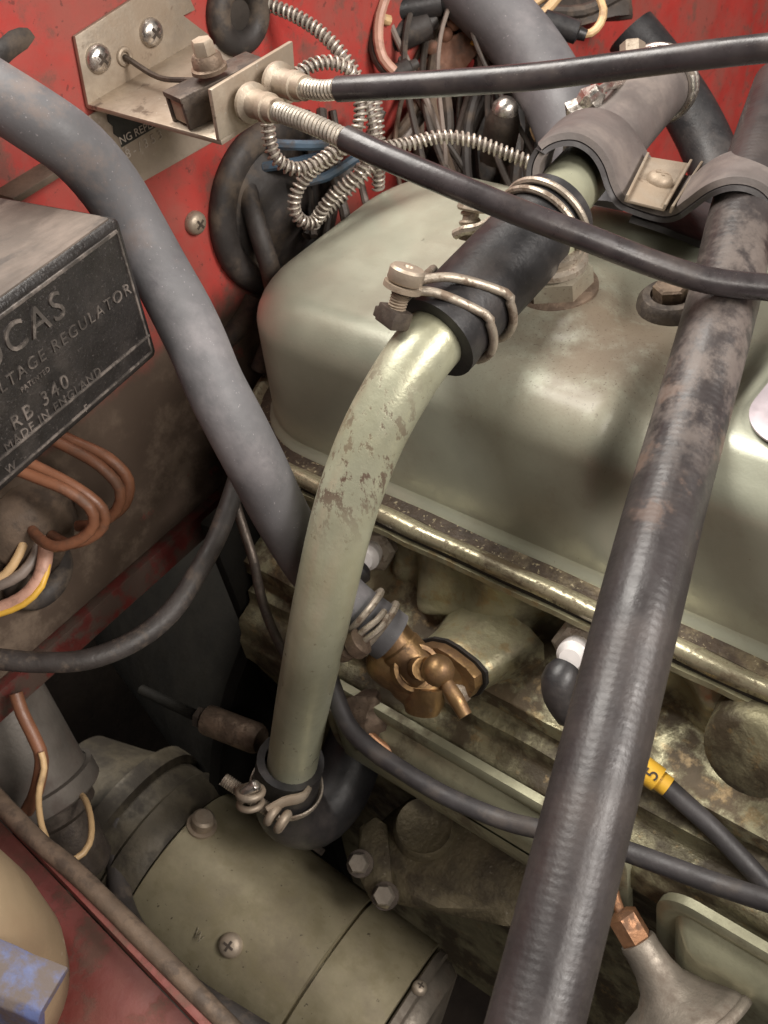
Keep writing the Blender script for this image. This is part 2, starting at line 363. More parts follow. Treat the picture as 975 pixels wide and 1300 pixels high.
def text(s, o, right, up, size, depth, m, parent, align='LEFT', name='lettering', spacing=1.0, shear=0.):
    c = bpy.data.curves.new('t', 'FONT'); c.body = s; c.size = size; c.extrude = depth; c.align_x = align
    c.space_character = spacing; c.shear = shear; c.resolution_u = 4; c.offset = 0.
    t = bpy.data.objects.new('t', c); COL.objects.link(t)
    bpy.context.view_layer.update()
    me = bpy.data.meshes.new_from_object(t.evaluated_get(bpy.context.evaluated_depsgraph_get()))
    bpy.data.objects.remove(t); bpy.data.curves.remove(c)
    n = right.cross(up).normalized(); mx = Matrix((right.normalized(), up.normalized(), n)).transposed().to_4x4()
    mx.translation = o - wloc(parent); me.transform(mx)
    me.name = name; me.materials.clear(); me.materials.append(M[m]); ob = bpy.data.objects.new(name, me); COL.objects.link(ob); ob.parent = parent
    return ob
def P(*q): return [A(*t) for t in q]
XU, YU, ZU = V((1, 0, 0)), V((0, 1, 0)), V((0, 0, 1))
def panscrew(parent, o, d, r, m='zinc', name='screw', rot=.4, slot='dark_steel'):
    s = obj(name, lathe(nb(), o - d * .001, d, [(r, 0), (r, .0012), (r * .93, r * .30 + .001), (r * .75, r * .5 + .001), (r * .4, r * .64 + .001), (0, r * .68 + .001)], 24), m, parent)
    a, b, t = frame(d); a2 = a * math.cos(rot) + b * math.sin(rot); b2 = t.cross(a2)
    c = o + t * (r * .52)
    bm = nb(); box(bm, c, (a2, b2, t), (r * .45, r * .10, r * .17)); box(bm, c + t * 1e-4, (a2, b2, t), (r * .10, r * .45, r * .17))
    obj('cross_slot', bm, slot, s); return s

# ================================================================ THE SETTING
FX = -.13
bm = nb(); box(bm, V((FX - .0015, .45, .095)), (XU, YU, ZU), (.0015, .80, .165))
box(bm, V((FX - .0012, .72, -.11)), (XU, YU, ZU), (.0012, .53, .041))
bulk = obj('bulkhead', bm, 'red_paint', kind='structure')
bm = nb(); box(bm, V((FX + .0035, -.11, -.064)), (XU, YU, ZU), (.0035, .26, .0085), .002)
obj('lower_lip', bm, 'red_lip', bulk)
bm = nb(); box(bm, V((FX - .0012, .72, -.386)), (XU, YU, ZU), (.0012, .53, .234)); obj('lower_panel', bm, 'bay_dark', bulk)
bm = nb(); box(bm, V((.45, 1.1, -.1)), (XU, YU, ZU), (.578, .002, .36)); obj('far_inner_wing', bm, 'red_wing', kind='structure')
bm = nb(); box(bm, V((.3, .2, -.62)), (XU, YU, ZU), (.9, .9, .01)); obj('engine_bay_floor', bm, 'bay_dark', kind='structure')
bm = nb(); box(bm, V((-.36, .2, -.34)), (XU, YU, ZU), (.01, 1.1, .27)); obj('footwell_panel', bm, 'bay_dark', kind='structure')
# inner wing: panel with an upturned lip on its engine side
wz = -.060
l0 = ON('z', wz, -60, 958); l1 = ON('z', wz, 330, 1362)
ld = (l1 - l0).normalized(); ln = V((ld.y, -ld.x, 0))        # ln points away from the engine
if ln.y > 0: ln = -ln
bm = nb()
c = (l0 + l1) / 2
pts = [l0 - ld * .05 + ln * .004, l1 + ld * .25 + ln * .004, l1 + ld * .25 + ln * .3, l0 - ld * .05 + ln * .3]
for p in pts: p.z = wz - .016
prism(bm, pts, V((0, 0, -.004)))
wing = obj('inner_wing', bm, 'red_wing', kind='structure')
bm = nb(); P0 = [l0 - ld * .05 - V((0, 0, .016)), l1 + ld * .25 - V((0, 0, .016))]
prism(bm, [P0[0], P0[1], P0[1] + V((0, 0, .017)), P0[0] + V((0, 0, .017))], ln * .0035, .0008)
obj('upturned_lip', bm, 'red_paint_lip' if 'red_paint_lip' in M else 'red_wing', wing)
one('edge_trim', tube(nb(), spline([l0 - ld * .05 + V((0, 0, .003)) - ln * .001, l0 + (l1 - l0) * .3 + V((0, 0, .0035)), l0 + (l1 - l0) * .6 + V((0, 0, .0015)) - ln * .003, l1 + ld * .2 - ln * .004 - V((0, 0, .003))], .01), lambda t: .0046 - .0012 * t, 10, wob=.04), 'loom_brown',
    'brown taped cable lying along the red inner wing lip', 'cable')

# ================================================================ ROCKER COVER
CX0, CX1, CY0, CY1, CH, CR = -.098, .42, .016, .172, .078, .050
def rrect(inset, z, r=CR, n=10, nx=90, ny=26, x0=CX0, x1=CX1, y0=CY0, y1=CY1):
    x0 += inset; x1 -= inset; y0 += inset; y1 -= inset; r = max(r - inset, .002)
    cs = [((x1 - r, y0 + r), -90), ((x1 - r, y1 - r), 0), ((x0 + r, y1 - r), 90), ((x0 + r, y0 + r), 180)]; out = []
    for i, ((cx, cy), a0) in enumerate(cs):
        arc = [(cx + r * math.cos(math.radians(a0 + 90 * k / n)), cy + r * math.sin(math.radians(a0 + 90 * k / n))) for k in range(n + 1)]
        out += arc
        (nxc, nyc), na = cs[(i + 1) % 4]; q = (nxc + r * math.cos(math.radians(na)), nyc + r * math.sin(math.radians(na))); p = arc[-1]
        m = ny if i % 2 == 0 else nx
        out += [(p[0] + (q[0] - p[0]) * k / m, p[1] + (q[1] - p[1]) * k / m) for k in range(1, m)]
    return [V((x, y, z)) for x, y in out]
def sweep(bm, rings, close=True, cap=False):
    R_ = [[bm.verts.new(p) for p in r] for r in rings]; n = len(R_[0])
    for i in range(len(R_) - 1):
        for k in range(n):
            l = (k + 1) % n; bm.faces.new((R_[i][k], R_[i][l], R_[i + 1][l], R_[i + 1][k]))
    if cap: bm.faces.new(R_[-1])
    return bm
def sst(a, b, x): t = max(0, min(1, (x - a) / (b - a))); return t * t * (3 - 2 * t)
GX = .128                                  # stud hollow across the cover
bolt_p = ON('z', .062, 852, 412)
def cover_warp(p):
    g = math.exp(-((p.x - GX - .10 * (p.y - .02) * -.25) / .016) ** 4)
    q = p.copy(); hz = sst(.012, .05, p.z)
    q.z -= .0085 * g * sst(.0, .06, p.z) * (1 - .45 * sst(.05, .11, p.y))
    q.y += .0075 * g * hz * (1 - sst(CY0 + .01, CY0 + .05, p.y))
    d = (V((p.x, p.y)) - bolt_p.xy).length; q.z -= .013 * math.exp(-(d / .022) ** 2) * sst(.05, .07, p.z)
    q.z -= .005 * sst(-.045, -.100, p.x) * sst(.045, .075, p.z)
    # the sheet bulges gently towards the rear box
    q.z += .0030 * math.exp(-((p.x - .02) / .07) ** 2) * sst(.066, .078, p.z) * math.exp(-((p.y - .09) / .06) ** 2)
    # dimple boss round the breather union
    d2 = (V((p.x, p.y)) - union_p.xy).length; q.z += .0035 * sst(.034, .020, d2) * sst(.06, .07, p.z)
    # name plate platform on the front box
    if p.z > .06:
        e = max(sst(.150, .142, p.x), sst(.034, .028, p.y), sst(.098, .104, p.y)); q.z += .0028 * (1 - e) * sst(.060, .070, p.z)
    return q
union_p = ON('z', .079, 706, 376)
RF = .021; rings = []
for t in range(9): rings.append((.0045 * t / 8, .003 + (CH - RF - .003) * t / 8))
for k in range(1, 11): w = math.radians(9 * k); rings.append((.0045 + RF * (1 - math.cos(w)), CH - RF + RF * math.sin(w)))
for k in range(1, 19): rings.append((.0045 + RF + (.0779 - .0045 - RF) * k / 18, CH + .0012 * k / 18))
cover = thing('rocker_cover', V((CX0 + .1, CY0, 0)), 'sage green pressed metal rocker cover bolted on top of the engine', 'rocker cover')
bm = nb(); sweep(bm, [[cover_warp(p) for p in rrect(i, z, nx=150, ny=44)] for i, z in rings])
midy = (CY0 + CY1) / 2
for v in bm.verts:
    if abs(v.co.y - midy) < .0004 and v.co.z > .05: v.co.y = midy
bmesh.ops.remove_doubles(bm, verts=[v for v in bm.verts if v.co.y == midy], dist=.0006)
obj('shell', bm, 'green_paint', cover, sharp=60)
bm = nb(); sweep(bm, [rrect(i, z) for i, z in ((.0012, .011), (.0002, .0065), (-.0010, .0044), (-.0018, .0034), (-.0026, .0022), (-.0030, .0010))]); obj('flange_root', bm, 'green_paint', cover, sharp=60)
fl = [(.0005, .0075), (-.0015, .0042), (-.0022, .0020), (-.0086, .0010), (-.0105, .0025), (-.0125, .0038), (-.0148, .0034), (-.0162, .0014), (-.0165, -.0018), (-.0150, -.0030), (.002, -.0030)]
def wavy(p, k): return p + V((0, .0003 * math.sin(p.x * 130 + k), .0003 * math.sin(p.x * 90 + k * .7)))
bm = nb(); sweep(bm, [[wavy(p, j * .3) for p in rrect(i, z)] for j, (i, z) in enumerate(fl[3:])]); obj('flange', bm, 'green_rim', cover, sharp=70)
bm = nb(); sweep(bm, [[wavy(p, j * .3 - .9) for p in rrect(i, z)] for j, (i, z) in enumerate(fl[2:4])]); obj('flange_trough', bm, 'grime_trough', cover, sharp=70, label='dirt filled groove of the cover flange')
bm = nb(); sweep(bm, [rrect(-.0148, -.0029), rrect(-.0156, -.0032), rrect(-.0156, -.0052), rrect(-.0148, -.0056)]); obj('gasket', bm, 'gasket', cover)
# cup washer and nut of the cover stud
bz = bolt_p.copy(); bz.z = .0675
cu = obj('cup_washer', lathe(nb(), bz - ZU * .003, ZU, [(.0145, 0), (.0150, .004), (.0135, .0105), (.0115, .0125), (.0085, .0128), (.008, .010), (0, .010)], 28), 'dark_steel', cover)
obj('stud_nut', hexn(nb(), bz + ZU * .007, ZU, .0075, .0075), 'rusty_bolt', cu)
# name plate
bm = nb(); pp = rrect(0, .0824, r=.018, nx=10, ny=4, x0=.1545, x1=.245, y0=.037, y1=.090)
bm = prism(nb(), pp, V((0, 0, .0009)), .0002); obj('name_plate', bm, 'data_plate', cover, label='pale blank oval plate on the green cover')

# breather union on the cover
un = thing('breather_union', union_p, 'green hex union screwed into the rocker cover below the rubber sleeve', 'union')
uz = V((union_p.x, union_p.y, .0825)); ut = (A(712, 300, .44) - uz).normalized(); ut = (ZU * .9 + YU * .1).normalized()
obj('washer', lathe(nb(), uz - ZU * .001, ZU, [(.0175, 0), (.0175, .0026), (.016, .0034), (0, .0034)], 32), 'rusty_bolt', un)
obj('hex_nut', lathe(nb(), uz + ZU * .002, ZU, [(.0155, 0), (.0155, .008), (.0132, .0095), (.0, .0095)], 6), 'green_paint', un)
obj('collar', lathe(nb(), uz + ZU * .011, ZU, [(.0125, 0), (.0138, .0008), (.0138, .003), (.0118, .0042), (.0118, .0058), (.0125, .0065), (.0125, .0085), (.010, .0092), (0, .0092)], 32), 'wire_steel', un)
obj('stub_pipe', tube(nb(), spline([uz + ZU * .016, uz + ZU * .020 + YU * .001, uz + ZU * .026 + YU * .002], .003), .0098, 20), 'green_pipe', un)

# ================================================================ CYLINDER HEAD and BLOCK
def extr(bm, prof, x0, x1, n=60, amp=.0, sc=40):
    from mathutils import noise as nz
    R_ = []
    for i in range(n + 1):
        x = x0 + (x1 - x0) * i / n
        R_.append([bm.verts.new(V((x, y, z)) + (V((0, nz.noise(V((x, y, z)) * sc), nz.noise(V((x + 5, y, z)) * sc))) * amp)) for y, z in prof])
    for i in range(n):
        for k in range(len(prof) - 1): bm.faces.new((R_[i][k], R_[i][k + 1], R_[i + 1][k + 1], R_[i + 1][k]))
    bm.faces.new(R_[0][::-1]); bm.faces.new(R_[-1]); return bm
def sub(prof, m):
    out = []
    for (a, b), (c, d) in zip(prof, prof[1:]): out += [(a + (c - a) * k / m, b + (d - b) * k / m) for k in range(m)]
    return out + [prof[-1]]
head = thing('cylinder_head', V((0, 0, -.074)), 'grimy green cast cylinder head directly under the rocker cover flange', 'cylinder head')
hp = [(.155, -.0058), (-.0010, -.0058), (-.0014, -.0085), (.004, -.0105), (.0085, -.013), (.015, -.020), (.0175, -.030), (.0165, -.042), (.011, -.050), (.000, -.0555), (-.012, -.059), (-.0175, -.0615), (-.0180, -.0700), (-.0165, -.0725), (.155, -.0725)]
bm = extr(nb(), sub(hp, 8), -.088, .42, 260, .0005, 70)
bumps = [(548, 748, .005, .011, .018), (612, 815, .0, .020, .020), (500, 720, .008, .008, .010), (775, 870, .0, .018, .018), (905, 905, .0, .016, .016), (690, 830, .004, .013, -.008), (470, 715, .004, .012, -.008)]
for px, py, y, r, h in bumps:
    b_ = ON('y', y, px, py)
    for v in bm.verts:
        if -.058 < v.co.z < -.012 and v.co.y < .1:
            d = math.hypot(v.co.x - b_.x, (v.co.z - b_.z) * .55); v.co.y -= h * math.exp(-(d / r) ** 2) * sst(-.058, -.046, v.co.z) * sst(-.012, -.022, v.co.z)
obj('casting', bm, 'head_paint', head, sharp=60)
# cast bosses: rounded columns round the plug pockets
def boss(px, py, y, r, h, nm='boss', m='head_paint', par=head, d=None):
    p = ON('y', y, px, py); d = d or V((0, -1, .35)).normalized()
    return obj(nm, lathe(nb(), p - d * h, d, [(r * 1.25, 0), (r * 1.06, h * .5), (r, h * .8), (r * .93, h * .95), (r * .7, h * 1.03), (0, h * 1.05)], 24), m, par, sharp=60)
boss(948, 962, -.014, .0185, .022, 'core_plug', 'block_paint')
# tap mounting pad on the head
blk = thing('engine_block', V((.05, 0, -.4)), 'dark green engine block below the cylinder head', 'engine block')
bp = [(.15, -.0745), (-.0150, -.0745), (-.0165, -.0770), (-.0225, -.0785), (-.0236, -.0850), (-.0245, -.0865), (-.0335, -.0900), (-.0350, -.0930), (-.0355, -.1000), (-.0380, -.1040), (-.0385, -.118), (-.034, -.130), (-.026, -.16), (-.020, -.20), (-.020, -.30), (-.03, -.42), (.15, -.42)]
bm = extr(nb(), sub(bp, 4), -.080, .42, 120, .0009, 45); obj('casting', bm, 'block_paint', blk, sharp=50)
# rear plate and bell housing seen in the gap behind the hose
bm = nb(); box(bm, V((-.086, .075, -.225)), (XU, YU, ZU), (.004, .105, .20), .0035); obj('rear_plate', bm, 'gap_shade', blk)
bm = lathe(nb(), V((-.30, .07, -.26)), XU, [(.10, 0), (.115, .06), (.14, .15), (.155, .20), (.165, .203), (.165, .211), (.14, .211)], 48); obj('bell_housing', bm, 'gap_shade', blk)
for k in range(0):
    bm = nb(); a = math.radians(118 + k * 17); e = V((0, math.cos(a), math.sin(a)))
    box(bm, V((-.155, .07, -.26)) + e * .153, (XU, V((0, -math.sin(a), math.cos(a))), e), (.05, .005, .012), .002); obj('rib', bm, 'block_paint', blk)
# tappet chest cover: pressed tray with rounded corner
def tray(x0, x1, z0, z1, y, d, r, nm):
    def rr(i, yy):
        pts = rrect(i, 0, r=r, n=8, nx=24, ny=10, x0=x0, x1=x1, y0=z0, y1=z1); return [V((p.x, yy, p.y)) for p in pts]
    bm = nb(); sweep(bm, [rr(0, y + .004), rr(0, y), rr(.003, y - .0016), rr(.006, y - .0010), rr(.009, y - .0002), rr(.013, y - d * .5), rr(.018, y - d * .93), rr(.024, y - d), rr(.034, y - d)], cap=True)
    return obj(nm, bm, 'green_panel', blk, sharp=60)
tc = ON('y', -.040, 842, 1140)
tray(tc.x - .002, .40, tc.z - .075, tc.z + .010, -.042, .009, .017, 'tappet_cover')
t2 = ON('y', -.042, 690, 1035)
tray(-.02, t2.x + .040, t2.z - .060, t2.z + .006, -.041, .009, .014, 'tappet_cover')

# oil filter pad / mount casting with plug and bolts
oc = A(575, 1085, .575)
cast = thing('pump_casting', oc, 'rough cast iron housing with round plug between starter motor and block', 'casting')
q = P((482, 1040, .600), (522, 1012, .600), (600, 1040, .580), (705, 1085, .558), (712, 1195, .545), (640, 1178, .552), (560, 1160, .562), (496, 1150, .575), (476, 1100, .590))
bm = prism(nb(), q, (A(575, 1085, .67) - oc), .009); jitter(bm, .0012, 90); obj('body', bm, 'cast_iron', cast, sharp=45)
q = P((456, 1050, .602), (476, 1036, .600), (492, 1046, .596), (500, 1140, .570), (492, 1156, .566), (474, 1150, .570), (452, 1108, .588))
obj('end_flange', prism(nb(), q, (A(575, 1085, .625) - oc), .002), 'cast_iron', cast)
q = P((600, 1032, .580), (690, 1068, .560), (700, 1096, .556), (610, 1062, .574)); obj('rib', prism(nb(), q, (A(575, 1085, .60) - oc) * 1., .003), 'cast_iron', cast)
pd = (A(540, 1030, .56) - A(545, 1058, .60)).normalized()
obj('core_plug', lathe(nb(), A(541, 1062, .60), pd, [(.017, 0), (.0165, .022), (.0145, .0245), (.0125, .023), (0, .0225)], 30), 'cast_iron', cast)
for (px, py, d) in ((455, 1096, .578), (487, 1137, .568)):
    e = (A(px - 30, py - 6, d - .05) - A(px, py, d)).normalized()
    hb = obj('bolt', lathe(nb(), A(px, py, d) - e * .004, e, [(.0056, 0), (.0056, .0052), (.0047, .0064), (0, .0064)], 6), 'alloy_grey', cast)
    obj('washer', lathe(nb(), A(px, py, d) - e * .0055, e, [(.0072, 0), (.0072, .0018), (0, .0018)], 20), 'dark_steel', hb)

# ================================================================ STARTER MOTOR
s0 = A(212, 1096, .655); sdir = (R3 @ V((.80, -.49, .27))).normalized()
st = thing('starter_motor', s0, 'dull green cylindrical starter motor lying below the pipe', 'starter motor')
R0 = .054
def oncyl(px, py):       # nearest hit of the pixel ray on the starter cylinder
    r = ray(px, py).normalized(); o = CAM - s0; r_ = r - sdir * r.dot(sdir); o_ = o - sdir * o.dot(sdir)
    a = r_.dot(r_); b = 2 * r_.dot(o_); c = o_.dot(o_) - R0 * R0; t = (-b - math.sqrt(max(b * b - 4 * a * c, 0))) / (2 * a)
    p = CAM + r * t; q = p - s0; return p, (q - sdir * q.dot(sdir)).normalized()
sm = (oncyl(432, 1190)[0] - s0).dot(sdir); se = (oncyl(528, 1240)[0] - s0).dot(sdir)
obj('body', lathe(nb(), s0 + sdir * .008, sdir, [(R0 * .97, 0), (R0, .001), (R0, sm - .0094), (R0 * .985, sm - .0088)], 72), 'starter_paint', st)
obj('cover_band', lathe(nb(), s0 + sdir * sm, sdir, [(R0 * .955, -.0012), (R0 * .96, .0008), (R0 * 1.006, .0014), (R0 * 1.006, se - sm - .0005), (R0 * .98, se - sm)], 72), 'starter_paint', st)
obj('end_bracket', lathe(nb(), s0 + sdir * (se + .001), sdir, [(R0 * .96, 0), (R0 * .985, .001), (R0 * .985, .005), (R0 * .93, .0065), (R0 * .93, .010), (R0 * .86, .016), (R0 * .4, .022), (0, .022)], 72), 'alloy_grey', st)
obj('drive_flange', lathe(nb(), s0 - sdir * .020, sdir, [(.036, -.06), (.044, -.034), (.050, -.018), (.0575, -.016), (.0580, -.006), (.0535, -.004), (.0540, .008), (.0560, .010), (.0560, .022), (.0528, .0275)], 72), 'gear_case', st)
p, n = oncyl(293, 1200); panscrew(st, p + n * .0002, n, .0066, 'zinc', 'pole_screw', .9)
p, n = oncyl(256, 1048); hb = obj('bolt', lathe(nb(), p - n * .002, n, [(.0085, 0), (.0085, .003), (.0065, .0032), (.0065, .009), (.005, .0105), (0, .0105)], 24), 'zinc', st)
p, n = oncyl(400, 1078); obj('bolt', lathe(nb(), p - n * .001, n, [(.006, 0), (.006, .004), (.003, .0045), (0, .0045)], 6), 'dark_steel', st)
p, n = oncyl(245, 1188)
text('W', p + n * .0001, V((.8, -.2, .2)), n.cross(V((.8, -.2, .2))).normalized(), .008, .00012, 'stamp_mark', st, name='stamped_mark')
p, n = oncyl(532, 1255); panscrew(st, p + n * .001, n, .004, 'zinc', 'screw', .2)

# thick dark cable round the back of the starter
one('starter_cable', tube(nb(), spline(P((150, 1040, .62), (148, 1100, .61), (160, 1160, .59), (195, 1215, .565), (245, 1258, .545), (310, 1300, .53), (370, 1335, .52)), .006), .0062, 14, wob=.02), 'cable_dull', 'thick dark cable curving round the lower left of the starter motor', 'cable')

# pushrod-like rod with sleeve reaching into the dark
rd = thing('linkage_rod', A(250, 912, .61), 'thin dark rod with a thicker dull sleeve in the dark gap', 'rod')
obj('rod', tube(nb(), P((180, 876, .64), (262, 915, .612)), .0032, 10), 'gap_shade', rd)
obj('sleeve', lathe(nb(), A(262, 913, .612), A(345, 945, .592) - A(262, 913, .612), [(.006, 0), (.0085, .001), (.0085, .034), (.007, .037), (0, .037)], 16), 'rusty_bolt', rd)
obj('nut', hexn(nb(), A(252, 910, .615), A(345, 945, .592) - A(262, 913, .612), .0062, .004), 'dark_steel', rd)

# ================================================================ GREEN BREATHER PIPE, SLEEVE, CLAMPS
pp = spline(P((600, 379, .4245), (570, 410, .418), (545, 437, .4135), (526, 461, .412), (502, 499, .413), (477, 545, .417), (455, 597, .423), (434, 662, .432), (416, 738, .446), (398, 825, .470), (383, 900, .510), (369, 980, .553), (364, 1002, .564)), .004)
one('breather_pipe', tube(nb(), pp, .0125, 28), 'green_pipe', 'long bent sage green metal pipe running down from the black sleeve', 'pipe')
sl0, sl1 = A(551, 430, .414), A(706, 268, .448)
sd = (sl1 - sl0).normalized()
sl = one('rubber_sleeve', tube(nb(), [sl0 + (sl1 - sl0) * (k / 20) for k in range(21)], lambda t: .0172 + .0006 * (t < .06), 36, hollow=.0126), 'rubber_black', 'black rubber sleeve joining the green pipes above the rocker cover', 'hose')
hd = A(518, 342, .396); hn = A(500, 402, .404); ad = (hd - hn).normalized()
cl = thing('wire_clamp', sl0 + sd * .012, 'double wire clamp with a large screw round the near end of the black sleeve', 'hose clamp', 'wire hose clamps')
for g in (.0115, .0245):
    c = sl0 + sd * g; rb = .0190
    e1 = hd - ad * .007 - c; e1 = (e1 - sd * e1.dot(sd)); h1 = e1.length; e1.normalize(); f1 = sd.cross(e1)
    if f1.dot(hn - hd) < 0: f1 = -f1            # f1 runs from the screw head down to the nut
    pts = [c + (e1 * math.cos(w) + f1 * math.sin(w)) * rb for w in [-(2 * math.pi - .55) + k * ((2 * math.pi - .55) - math.acos(min(.97, rb / h1))) / 44 for k in range(45)]][::-1]
    pm = sl0 + sd * .018; sg = 1 if g > .018 else -1
    q1 = hd - ad * .0062 + sd * (.0028 * sg); q2 = hn + ad * .0035 + sd * (.0022 * sg)
    pts = [q1 - e1 * .001 + f1 * .002, q1.lerp(pts[3], .5) + e1 * .0012] + pts[6:-1:2] + [pts[-1].lerp(q2, .55), q2]
    obj('band', tube(nb(), spline(pts, .002), .0018, 10), 'wire_steel', cl)
sc = obj('screw', lathe(nb(), hd - ad * .005, ad, [(.0060, 0), (.0066, .0008), (.0066, .0048), (.0058, .0058), (.0020, .0060), (.0014, .0050), (0, .0050)], 28), 'zinc', cl)
obj('washer', lathe(nb(), hd - ad * .0075, ad, [(.0072, 0), (.0072, .002), (0, .002)], 28), 'zinc', cl)
obj('shank', helix(tube(nb(), [hn - ad * .002, hd - ad * .004], .0030, 12), [hn - ad * .001, hd - ad * .005], .0031, .0005, .0011, 10, 4), 'zinc', cl)
a_, b_, _ = frame(ad)
bm = nb(); box(bm, hn, (a_, b_, ad), (.0055, .0042, .0035), .0008); box(bm, hn - a_ * .005 - ad * .001, (a_, b_, ad), (.003, .0035, .002), .0006); obj('square_nut', bm, 'dark_steel', cl)
# clamp on the far end of the sleeve
c2 = sl0 + sd * ((sl1 - sl0).length - .010)
t2c = thing('wire_clamp', c2, 'wire clamp with an upright screw on the far end of the black sleeve', 'hose clamp', 'wire hose clamps')
for g in (-.003, .003): obj('band', ring(nb(), c2 + sd * g, sd, .0188, .0015, 44, 8), 'wire_steel', t2c)
h2 = A(600, 262, .47); n2 = A(592, 305, .475); ad = (h2 - n2).normalized()
obj('screw', helix(tube(nb(), [n2, h2], .0034, 12), [n2, h2 - ad * .002], .0036, .0011, .0042, 12, 6), 'zinc', t2c)
obj('screw_head', lathe(nb(), h2 - ad * .002, ad, [(.006, 0), (.0066, .001), (.006, .004), (0, .005)], 20), 'zinc', t2c)
obj('lug', tube(nb(), spline(P((578, 298, .474), (590, 292, .470), (604, 290, .468), (618, 284, .466), (650, 262, .458)), .003), .0022, 8), 'wire_steel', t2c)

# upper green pipe beyond the sleeve
up = spline(P((688, 287, .444), (712, 252, .458), (745, 213, .480), (790, 160, .512), (806, 142, .522)), .004)
one('upper_pipe', tube(nb(), up, .0125, 26), 'green_pipe', 'short sage green pipe passing under the left arch of the rubber clip', 'pipe')
uh = spline(P((757, 199, .489), (790, 160, .512), (822, 123, .533), (846, 96, .549)), .004)
one('upper_hose', tube(nb(), uh, .0158, 30, hollow=.0128, wob=.01), 'clip_rubber', 'short grey rubber hose behind the clip arch, clamped at its end', 'hose')
ed = (uh[-1] - uh[0]).normalized()
ec = thing('band_clamp', uh[-4], 'bright metal band clamp on the end of the short grey hose', 'hose clamp')
for k in (0, .0045): obj('band', ring(nb(), uh[-4] + ed * k, ed, .0172, .0022, 44, 10, 1.), 'bright_steel', ec)
obj('ear', tube(nb(), spline(P((800, 66, .53), (803, 88, .525), (792, 104, .515), (770, 110, .50), (745, 128, .49)), .003), .0022, 8), 'bright_steel', ec)
obj('screw_head', hexn(nb(), A(803, 70, .525), A(803, 55, .525) - A(803, 70, .525), .006, .006), 'zinc', ec)
wc = thing('foil_clip', A(738, 134, .50), 'crumpled bright metal clip end left of the grey hose', 'clip')
bm = lathe(nb(), A(724, 150, .505), A(762, 114, .495) - A(724, 150, .505), [(.003, 0), (.006, .003), (.0045, .008), (.0065, .012), (.003, .018), (0, .019)], 7); jitter(bm, .0015, 200); obj('tab', bm, 'bright_steel', wc, sharp=20)

# dark hose behind
one('rear_hose', tube(nb(), spline(P((800, 40, .66), (845, 95, .66), (880, 150, .655), (905, 205, .65), (925, 275, .64), (930, 330, .63)), .006), .0155, 22, wob=.01), 'rubber_black', 'dark rubber hose dropping behind the clip in front of the red bulkhead', 'hose')
one('background_hose', tube(nb(), spline(P((560, -50, .60), (612, 0, .60), (655, 45, .60), (690, 95, .595), (718, 150, .585), (738, 215, .575), (745, 275, .57)), .006), .0185, 28, wob=.008), 'hose_grey', 'blurred blue grey hose coming down from the top edge of the picture', 'hose')

# ================================================================ LARGE BRAIDED HOSE
bh = spline(P((994, 110, .490), (968, 190, .458), (944, 270, .434), (926, 350, .415), (905, 430, .399), (877, 530, .385), (846, 640, .366), (815, 760, .345), (785, 880, .333), (755, 1000, .321), (726, 1115, .312), (697, 1230, .304), (671, 1330, .297), (658, 1380, .294)), .004)
one('radiator_hose', tube(nb(), bh, .0130, 40), 'hose_braid', 'long black braided rubber hose crossing the picture from top right to bottom', 'hose')

# ================================================================ GREY HEATER HOSE
hh = spline(P((-110, 50, .395), (-40, 98, .388), (45, 152, .390), (98, 190, .400), (140, 238, .414), (172, 290, .424), (206, 350, .426), (232, 398, .424), (252, 440, .422), (272, 488, .422), (300, 542, .425), (330, 600, .434), (356, 652, .452), (394, 715, .477), (440, 765, .484), (476, 793, .483), (497, 809, .484)), .005)
one('heater_hose', tube(nb(), hh, .0117, 32, hollow=.0092, wob=.012), 'hose_grey', 'thick blue grey rubber heater hose running past the regulator to the brass tap', 'hose')
one('hose_socket', ring(nb(), A(8, 88, .45), A(60, 120, .45) - A(0, 70, .45), .016, .0075, 30, 12), 'grommet', 'black rubber socket where the grey hose leaves the bulkhead', 'grommet')

# ================================================================ RUBBER LINED DOUBLE CLIP
near = P((676, 238, 0.452), (677, 210, 0.449), (688, 190, 0.447), (708, 179, 0.446), (732, 178, 0.446), (753, 190, 0.447), (767, 210, 0.449), (776, 236, 0.452), (786, 254, 0.454), (802, 263, 0.455), (838, 274, 0.456), (858, 272, 0.451), (876, 260, 0.440), (900, 243, 0.426), (926, 234, 0.420), (952, 236, 0.419), (972, 248, 0.420), (990, 275, 0.423))
far = P((690, 214, 0.492), (698, 184, 0.488), (714, 162, 0.484), (738, 147, 0.482), (764, 145, 0.482), (788, 156, 0.484), (805, 176, 0.487), (818, 196, 0.490), (828, 208, 0.492), (842, 214, 0.493), (872, 228, 0.479), (888, 226, 0.467), (902, 214, 0.457), (920, 203, 0.452), (944, 196, 0.450), (966, 196, 0.449), (986, 206, 0.449), (1004, 230, 0.452))
clip = thing('pipe_clip', A(820, 262, .46), 'brown grey rubber lined double clip holding the green pipe and black hose together', 'clip')
